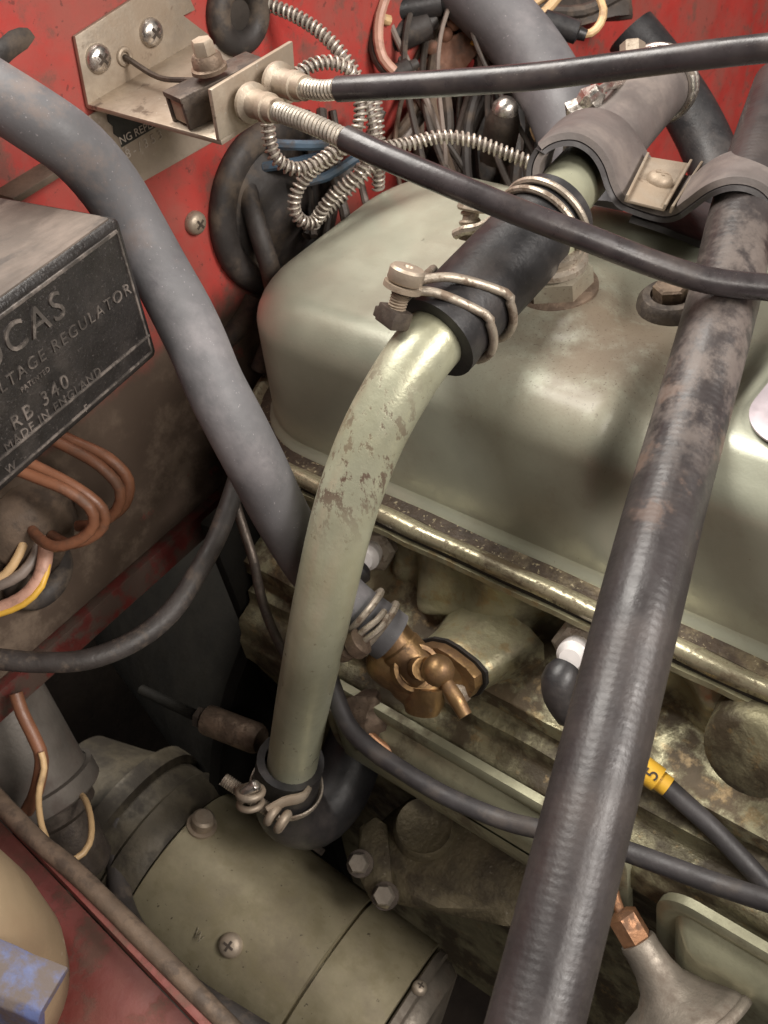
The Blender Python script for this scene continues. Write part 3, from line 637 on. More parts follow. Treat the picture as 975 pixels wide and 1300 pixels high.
def ribbon(bm, n_, f_, th, off=0.):
    n_ = spline(n_, 1., 6); f_ = spline(f_, 1., 6); m = len(n_) - 1
    R_ = []
    for i in range(m + 1):
        tg = n_[min(i + 1, m)] - n_[max(i - 1, 0)]; w = f_[i] - n_[i]; nn = w.cross(tg).normalized()
        if nn.dot(CAM - n_[i]) < 0: nn = -nn
        a, b = n_[i] + nn * off, f_[i] + nn * off
        R_.append([bm.verts.new(x) for x in (a, a + nn * th * .8 + (b - a) * .02, a.lerp(b, .07) + nn * th, a.lerp(b, .5) + nn * th * .97, a.lerp(b, .93) + nn * th, b, a.lerp(b, .5))])
    for i in range(m):
        for k in range(7): l = (k + 1) % 7; bm.faces.new((R_[i][k], R_[i][l], R_[i + 1][l], R_[i + 1][k]))
    bm.faces.new(R_[0]); bm.faces.new(R_[-1][::-1]); return bm
obj('strap', ribbon(nb(), near, far, .0032), 'clip_rubber', clip, sharp=50)
obj('lining', ribbon(nb(), [p + (q - p).normalized() * -.0012 for p, q in zip(near, far)], far, .0022, -.0023), 'strap_edge', clip, sharp=50)
lb = P((798, 282, .468), (840, 296, .468), (900, 320, .466), (960, 345, .464)); lf = P((830, 240, .505), (868, 252, .505), (925, 272, .505), (985, 296, .505))
obj('lower_strap', ribbon(nb(), lb, lf, .003), 'strap_edge', clip, sharp=50)
k0, k1, k2, k3 = P((791, 258, .4475), (818, 203, .480), (886, 214, .480), (848, 272, .4475)); kn = (k1 - k0).cross(k3 - k0).normalized()
if kn.dot(CAM - k0) < 0: kn = -kn
k0, k1, k2, k3 = [k + kn * .0006 for k in (k0, k1, k2, k3)]
pl_ = obj('clamp_plate', prism(nb(), [k0, k1, k1.lerp(k2, .82), k0.lerp(k3, .86)], kn * .0012, .0003), 'zinc', clip)
for a, b in ((k0, k1), (k0.lerp(k3, .84), k1.lerp(k2, .80)), (k3, k2)):
    obj('turned_edge', prism(nb(), [a, b, b + kn * .0032, a + kn * .0032], (k3 - k0).normalized() * .0011, .0003), 'zinc', pl_)
panscrew(clip, (k0 + k1 + k2 + k3) / 4 + kn * .0016 + (k0 - k3) * .03, kn, .0056, 'zinc', 'screw', .7, 'zinc')

# ================================================================ CONTROL CABLES AND THEIR BRACKET
bz = .158; bx1 = -.0545; by0, by1 = .0225, .066
br = thing('cable_bracket', V((FX, .045, bz)), 'grey zinc angle bracket screwed to the red bulkhead holding two cables', 'bracket')
def plate(bm, pts, n, bev=.0006): return prism(bm, pts, n, bev)
th = .0022
# mounting face with flared foot, base and end plate
zt = ON('x', FX, 92, 44).z; fl_ = ON('x', FX, 106, 131); bzb = fl_.z
fy = [(fl_.y, bzb - .001), (.0225, zt), (.0825, zt + .004), (.086, .176), (.079, bzb + .012), (.090, bzb - .001)]
fr = obj('mounting_face', plate(nb(), [V((FX + .0006, y, z)) for y, z in fy], V((th, 0, 0))), 'zinc', br)
bm = nb(); bs_ = [(FX + .0008, fl_.y), (FX + .012, fl_.y + .001), (bx1, by0 + .0005), (bx1, by1), (FX + .03, .070), (FX + .016, .076), (FX + .0008, .089)]
obj('base', prism(bm, [V((x, y, bzb + (bz - bzb) * (x - FX) / (bx1 - FX))) for x, y in bs_], V((0, 0, -th)), .0006), 'zinc', br)
tl, tr, brr = ON('x', bx1, 268, 114), ON('x', bx1, 372, 52), ON('x', bx1, 377, 128)
bl_ = ON('x', bx1, 279, 179)
bm = prism(nb(), [bl_, tl, tr, brr], V((-th, 0, 0)), .0006); obj('end_plate', bm, 'zinc', br)
for px, py in ((124, 74), (191, 41)): panscrew(br, ON('x', FX + .003, px, py), XU, .0060, 'bright_steel', 'mounting_screw', .5)
wp = ON('x', FX + .003, 158, 72)
obj('inner_wire', tube(nb(), spline([wp, wp + V((.02, -.0005, -.006)), A(245, 102, .445)], .004), .0012, 8), 'dark_steel', br)
obj('wire_eye', ring(nb(), wp, XU, .0030, .0012, 20, 8), 'zinc', br)
# clamp trunnion: folded block with bolt
tb = A(262, 108, .436); tu = (A(335, 64, .455) - A(215, 122, .438)).normalized(); tv = XU - tu * tu.dot(XU); tv.normalize(); tw = tu.cross(tv)
if tw.z < 0: tw = -tw
tk = obj('trunnion', box(nb(), A(272, 98, .442), (tu, tv, tw), (.0205, .0068, .0012), .0005), 'dark_steel', br)
obj('trunnion_side', box(nb(), A(272, 98, .442) + tv * .0058 - tw * .006, (tu, tv, tw), (.0200, .0011, .0062), .0004), 'dark_steel', tk)
obj('trunnion_side', box(nb(), A(272, 98, .442) - tv * .0058 - tw * .006, (tu, tv, tw), (.0200, .0011, .0062), .0004), 'dark_steel', tk)
obj('trunnion_block', box(nb(), A(272, 98, .442) - tw * .006 - tu * .002, (tu, tv, tw), (.0175, .0043, .0045), .0006), 'zinc', tk)
bo = A(266, 88, .436)
obj('trunnion_washer', lathe(nb(), bo - tw * .0005, tw, [(.0072, 0), (.0072, .0016), (.0062, .0022), (.0060, .0055), (.0050, .0068), (0, .0068)], 22), 'rusty_bolt', tk)
obj('trunnion_bolt', lathe(nb(), bo + tw * .006, tw, [(.0045, 0), (.0045, .0048), (.0039, .0058), (0, .0058)], 6), 'zinc', tk)
def control_cable(nm, label, fpts, cpts, spts, cut):
    t = thing('control_cable', fpts[0], label, 'cable', 'sheathed control cables')
    d = (fpts[1] - fpts[0]); L_ = d.length; d.normalize()
    obj('ferrule', lathe(nb(), fpts[0], d, [(.0078, 0), (.0078, .0016), (.0056, .003), (.0052, L_ * .55), (.0058, L_ * .56), (.0058, L_ * .72), (.0050, L_ * .75), (.0048, L_), (.0032, L_)], 24), 'zinc', t)
    cn = obj('conduit', helix(nb(), cpts, .00315, .00085, .00175, 14, 6), 'spring_steel', t)
    obj('conduit_core', tube(nb(), spline(cpts, .004), .0029, 12), 'dark_steel', cn)
    obj('sheath', tube(nb(), spline(spts, .005), .0047, 22, hollow=.0036), 'cable_sheath', t)
    return t
control_cable('a', 'upper black sheathed control cable running from the bracket to the top right edge',
    P((352, 104, .435), (388, 112, .424)), P((384, 111, .425), (410, 115, .418), (436, 112, .412)),
    P((429, 113, .414), (470, 111, .408), (560, 106, .398), (680, 97, .388), (800, 82, .378), (900, 69, .368), (985, 60, .360), (1040, 56, .352)), 0)
c2_ = control_cable('b', 'lower black sheathed control cable crossing above the black sleeve to the right edge',
    P((318, 130, .430), (352, 141, .420)), P((349, 140, .421), (395, 157, .410), (450, 182, .402)),
    P((438, 175, .404), (480, 195, .399), (560, 229, .391), (650, 266, .386), (740, 300, .386), (830, 335, .388), (900, 356, .388), (985, 366, .386), (1040, 370, .384)), 1)

# ================================================================ CAPILLARY TUBES IN COIL SPRING GUARDS
def capillary(label, pts, R=.0029):
    t = thing('spring_guard_tube', pts[0], label, 'capillary tube', 'capillary tubes in spring guards')
    obj('spring_guard', helix(nb(), pts, R, .00064, .0027, 12, 6), 'spring_steel', t)
    obj('capillary', tube(nb(), spline(pts, .004), .0020, 8), 'wire_grey', t)
capillary('spring wrapped tube dropping from the round grommet at the top left', P((308, -12, .52), (340, 5, .518), (375, 20, .515), (408, 42, .513), (436, 72, .513), (458, 108, .515), (472, 150, .52), (474, 185, .525), (455, 220, .53), (432, 240, .535), (412, 262, .54), (398, 285, .55)))
capillary('spring wrapped tube making the lowest loop above the green rocker cover', P((374, 96, .50), (398, 82, .502), (424, 80, .505), (446, 92, .508), (456, 120, .512), (456, 158, .515), (434, 190, .518), (402, 212, .525), (380, 236, .53), (373, 262, .535), (382, 280, .54), (398, 282, .545), (420, 262, .55), (452, 232, .55), (480, 205, .55)))
capillary('spring wrapped tube looping under the bracket and away to the right', P((340, 150, .49), (342, 178, .495), (352, 203, .50), (376, 215, .505), (404, 206, .508), (440, 182, .512), (480, 188, .52), (522, 182, .525), (556, 174, .525), (594, 177, .525), (634, 191, .525), (678, 209, .525)))
for i, (z0, z1) in enumerate((((478, 150), (482, 235)),)):
    capillary('short upright length of spring wrapped tube behind the lower cable', P((476, 120, .54), (480, 165, .545), (481, 205, .55), (480, 240, .56)))

# ================================================================ VOLTAGE REGULATOR
rTR, rBR, rTL = A(152, 274, .390), A(196, 456, .4265), A(0, 384, .352)
ru = (rTR - rTL).normalized(); rw = rTR - rBR; rw = (rw - ru * rw.dot(ru)); rh = rw.length; rw.normalize(); rn = ru.cross(rw).normalized()
def RP(px, py, off=0.):      # pixel on the front face of the regulator
    r = ray(px, py); return CAM + r * ((rTR - CAM).dot(rn) / r.dot(rn)) + rn * off
reg = thing('voltage_regulator', rBR - rn * .06 - ru * .05, 'black moulded voltage regulator box with raised lettering at the left edge', 'voltage regulator')
rl = .120; RC = rTR - ru * (rl / 2) - rw * (rh / 2); rd = .036
obj('cover', box(nb(), RC - rn * rd, (rn, ru, rw), (rd, rl / 2, rh / 2), .0034, 4), 'bakelite', reg)
bm = nb(); box(bm, RC - rn * rd + rw * (rh / 2 - .0003), (rn, ru, rw), (rd - .0052, rl / 2 - .003, .0012), .0011); obj('dusty_top', bm, 'bakelite_dusty', reg, label='dust covered brown top of the regulator')
bm = nb(); box(bm, RC - rn * .0042 + rw * (rh / 2 - .0006), (rn, ru, rw), (.0022, rl / 2 - .003, .0013), .0011); obj('top_bead', bm, 'bakelite_dusty', reg)
bm = nb(); box(bm, RC - rn * (2 * rd + .007), (rn, ru, rw), (.0068, rl / 2 - .006, rh / 2 - .005), .002); obj('base', bm, 'bakelite_dusty', reg)
def bar(p, q, w, h):
    d = (q - p); l = d.length / 2; d.normalize(); return box(nb(), (p + q) / 2, (rn, d, rn.cross(d)), (h, l, w), h * .6)
cT = rTR - rw * .0040 - ru * .0036; cB = cT - rw * (rh - .0078)
obj('raised_edge', bar(cT - ru * (rl - .008), cT, .0007, .0007), 'bakelite_highlight', reg)
obj('raised_edge', bar(cT, cB, .0005, .0006), 'bakelite_highlight', reg)
obj('raised_edge', bar(cB - ru * (rl - .008), cB, .0005, .0006), 'bakelite_highlight', reg)
ml = RP(189, 425); mr = RP(0, 582); obj('moulding_line', bar(ml + (mr - ml) * 1.5, ml, .00055, .0007), 'bakelite_highlight', reg)
tdir = (ml - mr).normalized()
def rtext(s, px, py, size, sp=1.0, depth=.00045, align='RIGHT', m='bakelite_highlight'):
    return text(s, RP(px, py, .0001), tdir, rn.cross(tdir), size, depth, m, reg, align, 'embossed_lettering', sp)
rtext('LUCAS', 84, 398, .0145, 1.15, .0007)
rtext('VOLTAGE REGULATOR', 166, 371, .0064, 1.24)
rtext('PATENTED', 63, 470, .0027, 1.1, .0003)
rtext('RB 340', 88, 489, .0078, 1.3)
rtext('MADE IN ENGLAND', 128, 474, .0048, 1.2)
rtext('37  W -', 34, 582, .0046, 1.5, .0003)
rtext('F', 112, 520, .0040, 1., .0003)
hs_ = thing('regulator_screw', A(20, 206, .45), 'small dusty screw on the lug behind the regulator top', 'screw')
panscrew(hs_, A(12, 206, .455), (XU * .4 + ZU).normalized(), .0052, 'rusty_bolt', 'head', .3)
obj('lug', box(nb(), A(30, 215, .462), (XU, YU, ZU), (.02, .02, .0015), .0006), 'loom_brown', hs_)

# ================================================================ IDENTITY PLATE ON THE BULKHEAD
ip = [ON('x', FX + .0004, *q) for q in ((40, 187), (292, 44), (302, 161), (130, 259))]
idp = thing('identity_plate', (ip[0] + ip[2]) / 2, 'scuffed grey metal plate with a torn black label below the bracket', 'plate')
obj('plate', prism(nb(), ip, V((.0010, 0, 0)), .0003), 'plate_grey', idp)
lbp = [ON('x', FX + .0016, *q) for q in ((136, 146), (143, 140), (150, 137), (215, 100), (230, 140), (198, 161), (176, 174), (154, 187), (152, 176), (144, 170), (143, 160), (137, 155))]
lb_ = obj('torn_label', prism(nb(), lbp, V((.0003, 0, 0))), 'label_black', idp)
o = ON('x', FX + .0022, 153, 184); rr_ = (ON('x', FX + .0022, 195, 161) - o).normalized()
text('NG REPLACE', o, rr_, XU.cross(rr_), .0048, .0001, 'label_print', lb_, name='printed_lettering')
o = ON('x', FX + .0017, 161, 202); rr_ = (ON('x', FX + .0017, 222, 166) - o).normalized()
text('8-/353', o, rr_, XU.cross(rr_), .0058, .0001, 'label_print', idp, name='stamped_number', spacing=1.5)

# bulkhead furniture
fs = thing('bulkhead_screw', ON('x', FX, 248, 283), 'single round head screw on the bare red bulkhead', 'screw')
panscrew(fs, ON('x', FX + .0012, 248, 283), XU, .0058, 'zinc', 'head', .5)
g1 = ON('x', FX + .002, 302, 18)
one('tube_grommet', ring(nb(), g1, XU, .0125, .0058, 36, 14), 'grommet', 'round rubber grommet in the red bulkhead at the top', 'grommet', sharp=80)
one('grommet_hole', lathe(nb(), g1 - XU * .004, XU, [(.0125, 0), (.0125, .003), (.004, .0055), (0, .006)], 24), 'bay_dark', 'dark rubber web inside the round top grommet', 'grommet')
g2 = ON('x', FX + .003, 352, 262)
gr = thing('loom_grommet', g2, 'large dirty rubber grommet on the bulkhead behind the wire coils', 'grommet')
obj('rim', ring(nb(), g2, XU, .038, .0075, 48, 12, .8), 'grommet', gr, sharp=80)
obj('web', lathe(nb(), g2 - XU * .003, XU, [(.037, 0), (.036, .003), (.02, .008), (.012, .014), (0, .015)], 36), 'grommet', gr)
one('brown_pipe', tube(nb(), spline(P((312, 205, .555), (316, 250, .55), (330, 300, .55), (345, 350, .56), (352, 410, .57), (330, 470, .58)), .006), .0052, 14), 'grommet', 'dull brown pipe dropping between the bulkhead and the rocker cover', 'pipe')
one('seam_bead', tube(nb(), spline([ON('x', FX + .002, *q) for q in ((322, 378), (312, 400), (292, 425), (262, 445), (225, 455))], .005), .0065, 14, squash=(1, .8)), 'grommet', 'grimy curved sealing bead under the red bulkhead panel', 'seal')
for i, (lab, m, q) in enumerate((
        ('blue wire in the loom behind the spring loops, upper of two', 'wire_blue', ((330, 182, .545), (370, 184, .54), (410, 184, .54), (450, 178, .545))),
        ('blue wire in the loom behind the spring loops, lower of two', 'wire_blue', ((335, 212, .55), (380, 205, .545), (420, 194, .545), (452, 186, .55))),
        ('dark blue wire curving under the spring loops', 'wire_blue', ((380, 232, .55), (415, 224, .55), (445, 205, .55), (470, 190, .555))))):
    one('loom_wire', tube(nb(), spline(P(*q), .005), .0026, 8), m, lab, 'wire', 'wires in the bulkhead loom')

# ================================================================ WIRES UNDER THE REGULATOR
WG = 'wires below the regulator'
for lab, m, r, q in (
        ('inner brown wire of the pair looping left under the regulator', 'wire_brown', .0026, ((20, 596, .475), (45, 606, .475), (84, 622, .475), (113, 643, .478), (119, 664, .482), (104, 683, .486), (70, 694, .49), (46, 680, .50), (36, 660, .515))),
        ('outer brown wire of the pair looping left under the regulator', 'wire_brown', .0026, ((30, 585, .48), (56, 597, .48), (100, 621, .48), (130, 646, .484), (131, 668, .488), (112, 684, .492), (86, 690, .498), (66, 680, .51))),
        ('brown wire arching further right below the regulator', 'wire_brown', .0026, ((70, 560, .49), (90, 570, .49), (126, 591, .49), (152, 620, .494), (149, 646, .50), (128, 664, .505), (98, 668, .51))),
        ('dark brown wire arching furthest right below the regulator', 'wire_brown', .0028, ((75, 552, .5), (96, 562, .5), (138, 582, .5), (163, 610, .505), (158, 640, .51), (140, 656, .515))),
        ('thin tan wire hanging from the clay lump at the left edge', 'wire_cream', .0022, ((36, 664, .515), (33, 680, .508), (24, 704, .505), (8, 728, .505), (-14, 742, .505))),
        ('grey wire bending to the left edge above the yellow striped one', 'wire_grey', .0026, ((52, 668, .515), (46, 702, .508), (28, 728, .505), (2, 742, .505), (-20, 748, .505))),
        ('pale pink wire curving to the left edge', 'wire_pink', .0036, ((56, 680, .515), (58, 702, .506), (50, 736, .503), (28, 760, .503), (0, 773, .503), (-20, 778, .503))),
        ('thin yellow wire under the pale pink one at the left edge', 'wire_yellow', .0016, ((60, 690, .507), (61, 712, .504), (53, 744, .501), (30, 767, .501), (0, 779, .501), (-20, 783, .501)))):
    one('wire', tube(nb(), spline(P(*q), .004), r, 10), m, lab, 'wire', WG)
g3 = ON('x', FX + .003, 48, 728)
one('wire_grommet', ring(nb(), g3, XU, .013, .006, 32, 12), 'grommet', 'black rubber grommet the regulator wires pass through', 'grommet', sharp=80)
bm = lathe(nb(), ON('x', FX, 40, 665), XU, [(.024, 0), (.021, .008), (.012, .016), (0, .018)], 20); jitter(bm, .006, 90); one('sealing_lump', bm, 'loom_brown', 'lump of dirt crusted sealing putty behind the brown wires', 'putty', sharp=80)
one('battery_cable', tube(nb(), spline(P((-40, 834, .475), (0, 837, .475), (52, 841, .475), (112, 837, .476), (172, 813, .482), (217, 777, .49), (252, 725, .50), (276, 680, .51), (294, 632, .52), (306, 590, .53), (312, 560, .54)), .005), .0047, 14, wob=.02), 'cable_dull', 'dull black cable sweeping up from the left edge to behind the heater hose', 'cable')
one('thin_pipe', tube(nb(), spline(P((296, 630, .53), (308, 668, .53), (322, 712, .53), (330, 752, .53), (343, 792, .53), (362, 832, .53), (372, 850, .53)), .005), .0024, 10), 'dark_steel', 'thin dark pipe between the heater hose and the green pipe', 'pipe')

# ================================================================ LOWER LEFT: canister, loop wires, tank
c0 = A(0, 905, .575); c1 = A(112, 1105, .60); cdv = (c1 - c0); CL = cdv.length
can = thing('canister', c1, 'grey metal canister with a clamped rim in the dark lower left', 'canister')
obj('body', lathe(nb(), c0, cdv, [(.026, -.03), (.0265, CL * .42), (.0275, CL * .43)], 40), 'canister', can)
obj('rim', lathe(nb(), c0, cdv, [(.0275, CL * .42), (.0300, CL * .425), (.0300, CL * .52), (.0285, CL * .535), (.026, CL * .53), (.025, CL * .46)], 40, cap=False), 'canister', can)
obj('neck', lathe(nb(), c0, cdv, [(.0235, CL * .40), (.0225, CL * .62), (.0165, CL * .66), (.016, CL * .95), (.012, CL), (0, CL)], 32), 'dark_steel', can)
one('orange_wire', tube(nb(), spline(P((20, 880, .53), (28, 905, .53), (45, 940, .53), (53, 965, .53), (46, 1005, .535), (34, 1030, .54)), .004), .0034, 10), 'wire_brown', 'orange brown flat lead passing over the canister', 'wire', WG)
one('loop_wire', tube(nb(), spline(P((52, 955, .525), (56, 975, .525), (49, 1010, .525), (54, 1052, .53), (72, 1085, .53), (96, 1090, .53), (113, 1072, .535), (116, 1045, .545), (108, 1015, .565), (90, 998, .59)), .004), .0016, 10), 'wire_cream', 'thin cream wire making a loop below the canister', 'wire', WG)
tk0 = A(-104, 1200, .40)
tank = thing('fluid_reservoir', tk0, 'tan rounded reservoir at the lower left edge', 'reservoir')
obj('body', lathe(nb(), tk0 - ZU * .055, ZU, [(.028, 0), (.038, .006), (.0415, .02), (.0425, .045), (.041, .062), (.036, .077), (.027, .089), (.014, .096), (0, .098)], 48), 'tank_cream', tank, sharp=80)
bc = A(22, 1262, .365)
bl2 = thing('blue_bracket', bc, 'worn blue painted bracket in front of the tan reservoir', 'bracket')
b0, b1 = A(-80, 1180, .378), A(74, 1250, .372); bu = (b1 - b0).normalized()
bv = (bu.cross(ZU)).normalized(); bw = bv.cross(bu).normalized()
if bw.z < 0: bw = -bw
if bv.dot(CAM - b1) < 0: bv = -bv
prof_ = [(0, 0), (.004, .0012), (.016, .0005), (.019, -.002), (.020, -.012), (.0215, -.020), (.030, -.0225), (.036, -.024), (.036, -.027), (.018, -.025), (.014, -.004), (0, -.003)]
bm = prism(nb(), [b0 + bv * (y - .006) + bw * (z - .001) for y, z in prof_], bu * (b1 - b0).length, .0008); bmesh.ops.subdivide_edges(bm, edges=[e for e in bm.edges if e.calc_length() > .03], cuts=6); jitter(bm, .0010, 70); obj('folded_strip', bm, 'blue_cap', bl2)

# ================================================================ TOP CENTRE WIRING CLUTTER
rl = thing('fuse_bracket', A(590, 70, .62), 'rusty brown metal bracket among the wiring at the top', 'bracket')
q = P((520, 95, .615), (552, 66, .612), (560, 52, .612), (590, 38, .612), (606, 28, .612), (612, 60, .615), (590, 88, .618), (556, 98, .618), (530, 106, .618))
obj('plate', prism(nb(), q, (A(560, 70, .63) - A(560, 70, .62)) * .3, .0006), 'plate_rust', rl)
q = P((545, 22, .63), (590, -8, .63), (600, 30, .63), (560, 62, .63)); obj('back_plate', prism(nb(), q, (A(560, 70, .63) - A(560, 70, .62)) * .3, .0006), 'plate_rust', rl)
for px, py in ((576, 30), (548, 60), (566, 44)): 
    e = (CAM - A(px, py, .61)).normalized(); obj('rivet', lathe(nb(), A(px, py, .611), e, [(.004, 0), (.0038, .0015), (.002, .003), (0, .0032)], 14), 'plate_rust', rl)
def connector(label, a, b, r, m='rubber_black'):
    d = b - a; L_ = d.length
    one('wire_connector', lathe(nb(), a, d, [(r * .55, -.004), (r * .6, 0), (r, .001), (r * 1.02, L_ * .5), (r, L_ - .001), (r * .6, L_), (r * .5, L_ + .004)], 18), m, label, 'connector', 'bullet connectors in the wiring')
connector('black connector at the top left of the wiring cluster', *P((488, 14, .60), (560, 2, .60)), .0075)
connector('dark connector below the top one beside the rusty bracket', *P((490, 52, .605), (545, 28, .605)), .0085, 'grommet')
connector('short dark connector beside the cream wire loop', *P((496, 98, .59), (522, 84, .59)), .005, 'grommet')
connector('black connector on the cream wire right of the grey hose', *P((688, 26, .60), (735, 42, .60)), .0062)
connector('thin black connector near the top middle', *P((612, 70, .63), (628, 30, .63)), .006, 'grommet')
TW = 'wires in the top wiring cluster'
for i, (lab, m, r, q) in enumerate((
        ('cream wire bending into the top left connector', 'wire_cream', .0028, ((486, -10, .585), (480, 8, .585), (484, 22, .585), (494, 26, .588))),
        ('pink wire looping down at the left of the wiring cluster', 'wire_pink', .0028, ((492, -10, .58), (482, 20, .58), (480, 50, .58), (486, 74, .582), (500, 90, .585))),
        ('dark wire alongside the pink loop', 'wire_dark', .0028, ((474, -10, .585), (474, 30, .585), (474, 62, .585), (484, 84, .587), (498, 96, .59))),
        ('cream wire right of the grey hose at the top', 'wire_cream', .0028, ((715, -12, .62), (700, 6, .62), (686, 20, .62), (670, 30, .62))),
        ('thin tan wire right of the grey hose at the top', 'wire_cream', .0022, ((700, -12, .63), (690, -2, .63), (670, 8, .63), (655, 8, .63))),
        ('cream wire hooking down from the black connector', 'wire_cream', .0022, ((734, 43, .60), (750, 42, .60), (762, 30, .60), (766, 12, .60), (758, -10, .60))),
        ('cream wire showing between hose and bulb holder', 'wire_cream', .0028, ((690, 138, .60), (682, 150, .60), (679, 164, .60), (684, 176, .60))),
        ('yellow wire low in the wiring cluster', 'wire_yellow', .0018, ((524, 145, .63), (526, 160, .63), (532, 175, .63), (528, 190, .63))),
        ('yellow scrap of wire beside the grey hose', 'wire_yellow', .0016, ((600, 56, .61), (608, 44, .61), (622, 60, .61))),
        ('dark wire crossing left of the bulb holder', 'wire_dark', .003, ((566, 118, .62), (570, 160, .62), (566, 210, .62), (570, 240, .62))),
        ('brown wire sloping through the cluster below the upper cable', 'loom_brown', .003, ((535, 120, .61), (520, 150, .61), (500, 175, .61), (480, 200, .61))),
        ('grey wire sloping through the cluster below the upper cable', 'wire_grey', .003, ((550, 120, .615), (535, 148, .615), (512, 178, .615), (492, 215, .615))),
        ('dark wire left of the grey background hose', 'wire_dark', .003, ((672, 125, .61), (674, 160, .61), (670, 210, .61), (676, 250, .61))),
        ('dark wire sloping behind the bulb holder', 'wire_dark', .0034, ((622, 118, .63), (606, 150, .63), (590, 190, .63), (575, 230, .63))),
        ('grey wire under the bulb holder', 'wire_grey', .0026, ((610, 200, .62), (640, 204, .62), (668, 196, .62), (690, 210, .62))),
        ('black wire bundle strand at the top left of the grey hose', 'wire_dark', .004, ((540, -10, .64), (575, 20, .64), (600, 60, .64), (640, 110, .64), (650, 160, .64))),
        ('black wire strand falling behind the rusty bracket', 'wire_dark', .0045, ((520, -10, .65), (535, 40, .65), (560, 100, .65), (590, 150, .65), (600, 230, .65))),
        ('brown wire strand falling behind the connectors', 'loom_brown', .0045, ((505, -10, .655), (510, 60, .655), (530, 120, .655), (550, 170, .655), (545, 240, .655))),
        ('dark wire strand along the top right edge of the grey hose', 'wire_dark', .004, ((660, -10, .66), (690, 12, .66), (740, 14, .66), (790, -10, .66))),
        ('dark strand behind the bulb holder', 'wire_dark', .0048, ((628, 60, .665), (640, 120, .665), (655, 180, .665), (650, 250, .665))))):
    one('wiring', tube(nb(), spline(P(*q), .006), r, 9), m, lab, 'wire', TW)
rnd = random.Random(11); seen = set()
CN = {'wire_dark': 'black', 'loom_brown': 'brown', 'wire_grey': 'grey', 'grommet': 'sooty'}
def tangle(n, xs, ya, yb, ds, where, cut, grp):
    for k in range(n):
        for tr in range(40):
            x0 = rnd.uniform(*xs); x1 = x0 + rnd.uniform(-95, 95); d0 = rnd.uniform(*ds); r = rnd.choice((.0013, .0019, .0027)); m = rnd.choice(('wire_dark', 'wire_dark', 'loom_brown', 'wire_grey', 'grommet'))
            if not xs[0] < x1 < xs[1]: continue
            sl_ = 'leaning left' if x1 < x0 - 30 else 'leaning right' if x1 > x0 + 30 else 'hanging straight'
            xm = (x0 + x1) / 2; w_ = (xm - xs[0]) / (xs[1] - xs[0]); pos = 'at the left' if w_ < .33 else 'at the right' if w_ > .66 else 'in the middle'
            lab = '%s %s wire %s %s of the tangle %s' % ({.0013: 'thin', .0019: 'medium', .0027: 'thick'}[r], CN[m], sl_, pos, where)
            if lab not in seen: break
        seen.add(lab)
        q = [(x0 + (x1 - x0) * t + cut * math.sin(4 * t + k), ya + (yb - ya) * t, d0 + .012 * math.sin(2.3 * t + k)) for t in (0, .2, .4, .6, .8, 1.)]
        one('tangle_wire', tube(nb(), spline(P(*q), .006), r, 8, wob=.05), m, lab, 'wire', grp)
tangle(30, (478, 690), -25, 262, (.605, .668), 'behind the upper cable', 26, 'tangled dirty wires')
tangle(8, (325, 478), 140, 300, (.560, .585), 'behind the spring loops', 8, 'tangled dirty wires by the spring loops')
bh_ = thing('bulb_holder', A(640, 150, .60), 'small metal capped holder standing among the dark wires', 'bulb holder')
ax_ = A(644, 125, .59) - A(630, 200, .62)
obj('sleeve', lathe(nb(), A(630, 200, .62), ax_, [(.0095, 0), (.0098, .022), (.0085, .026), (.0070, .030), (0, .030)], 22), 'dark_steel', bh_)
obj('cap', lathe(nb(), A(630, 200, .62) + ax_.normalized() * .030, ax_, [(.0072, 0), (.0068, .003), (.0045, .006), (0, .0072)], 22), 'bright_steel', bh_)
bm = nb(); q = P((512, 120, .665), (700, 105, .665), (705, 260, .68), (500, 250, .68)); prism(bm, q, (A(600, 180, .70) - A(600, 180, .69))); bmesh.ops.subdivide_edges(bm, edges=bm.edges, cuts=6, use_grid_fill=True); jitter(bm, .008, 60)
one('loom_bundle', bm, 'grommet', 'dark taped wiring loom mass behind the wires', 'wiring loom', sharp=80)
bm = nb(); q = P((575, -60, .68), (810, -60, .70), (800, 25, .70), (690, 40, .69), (610, 60, .68)); prism(bm, q, (A(600, 180, .70) - A(600, 180, .69))); bmesh.ops.subdivide_edges(bm, edges=bm.edges, cuts=6, use_grid_fill=True); jitter(bm, .006, 60)
one('fuse_box', bm, 'wire_dark', 'dark fuse block at the top edge behind the wires', 'fuse box', sharp=80)
one('corner_pipe', tube(nb(), spline(P((-20, 38, .46), (30, 22, .47), (80, 0, .48), (120, -20, .49)), .008), .0042, 12), 'copper', 'thin copper coloured pipe across the top left corner', 'pipe')

# ================================================================ BRASS HEATER TAP
tp = A(535, 855, 0.4790)
tap = thing('heater_tap', tp, 'brass heater tap with ball ended lever bolted to the cylinder head', 'tap')
sp0, sp1 = A(494, 806, .4835), A(526, 846, .4850)
obj('inlet_spigot', lathe(nb(), sp0, sp1 - sp0, [(.0091, -.006), (.0091, .006), (.0100, .007), (.0102, (sp1 - sp0).length), (.010, (sp1 - sp0).length + .006)], 26), 'brass', tap)
bm = lathe(nb(), A(478, 832, 0.4890), A(560, 892, 0.4860) - A(478, 832, 0.4890), [(.004, -.003), (.0080, 0), (.0095, .004), (.0098, .010), (.0092, .014), (.0102, .017), (.0105, .024), (.0092, .030), (.0060, .033), (0, .034)], 24); obj('body', bm, 'brass', tap)
fn = V((-.10, -1, .30)).normalized()
fc = A(566, 862, 0.4860)
ctr = A(575, 850, .484)
def onpl(px, py): r = ray(px, py); return CAM + r * ((ctr - CAM).dot(fn) / r.dot(fn))
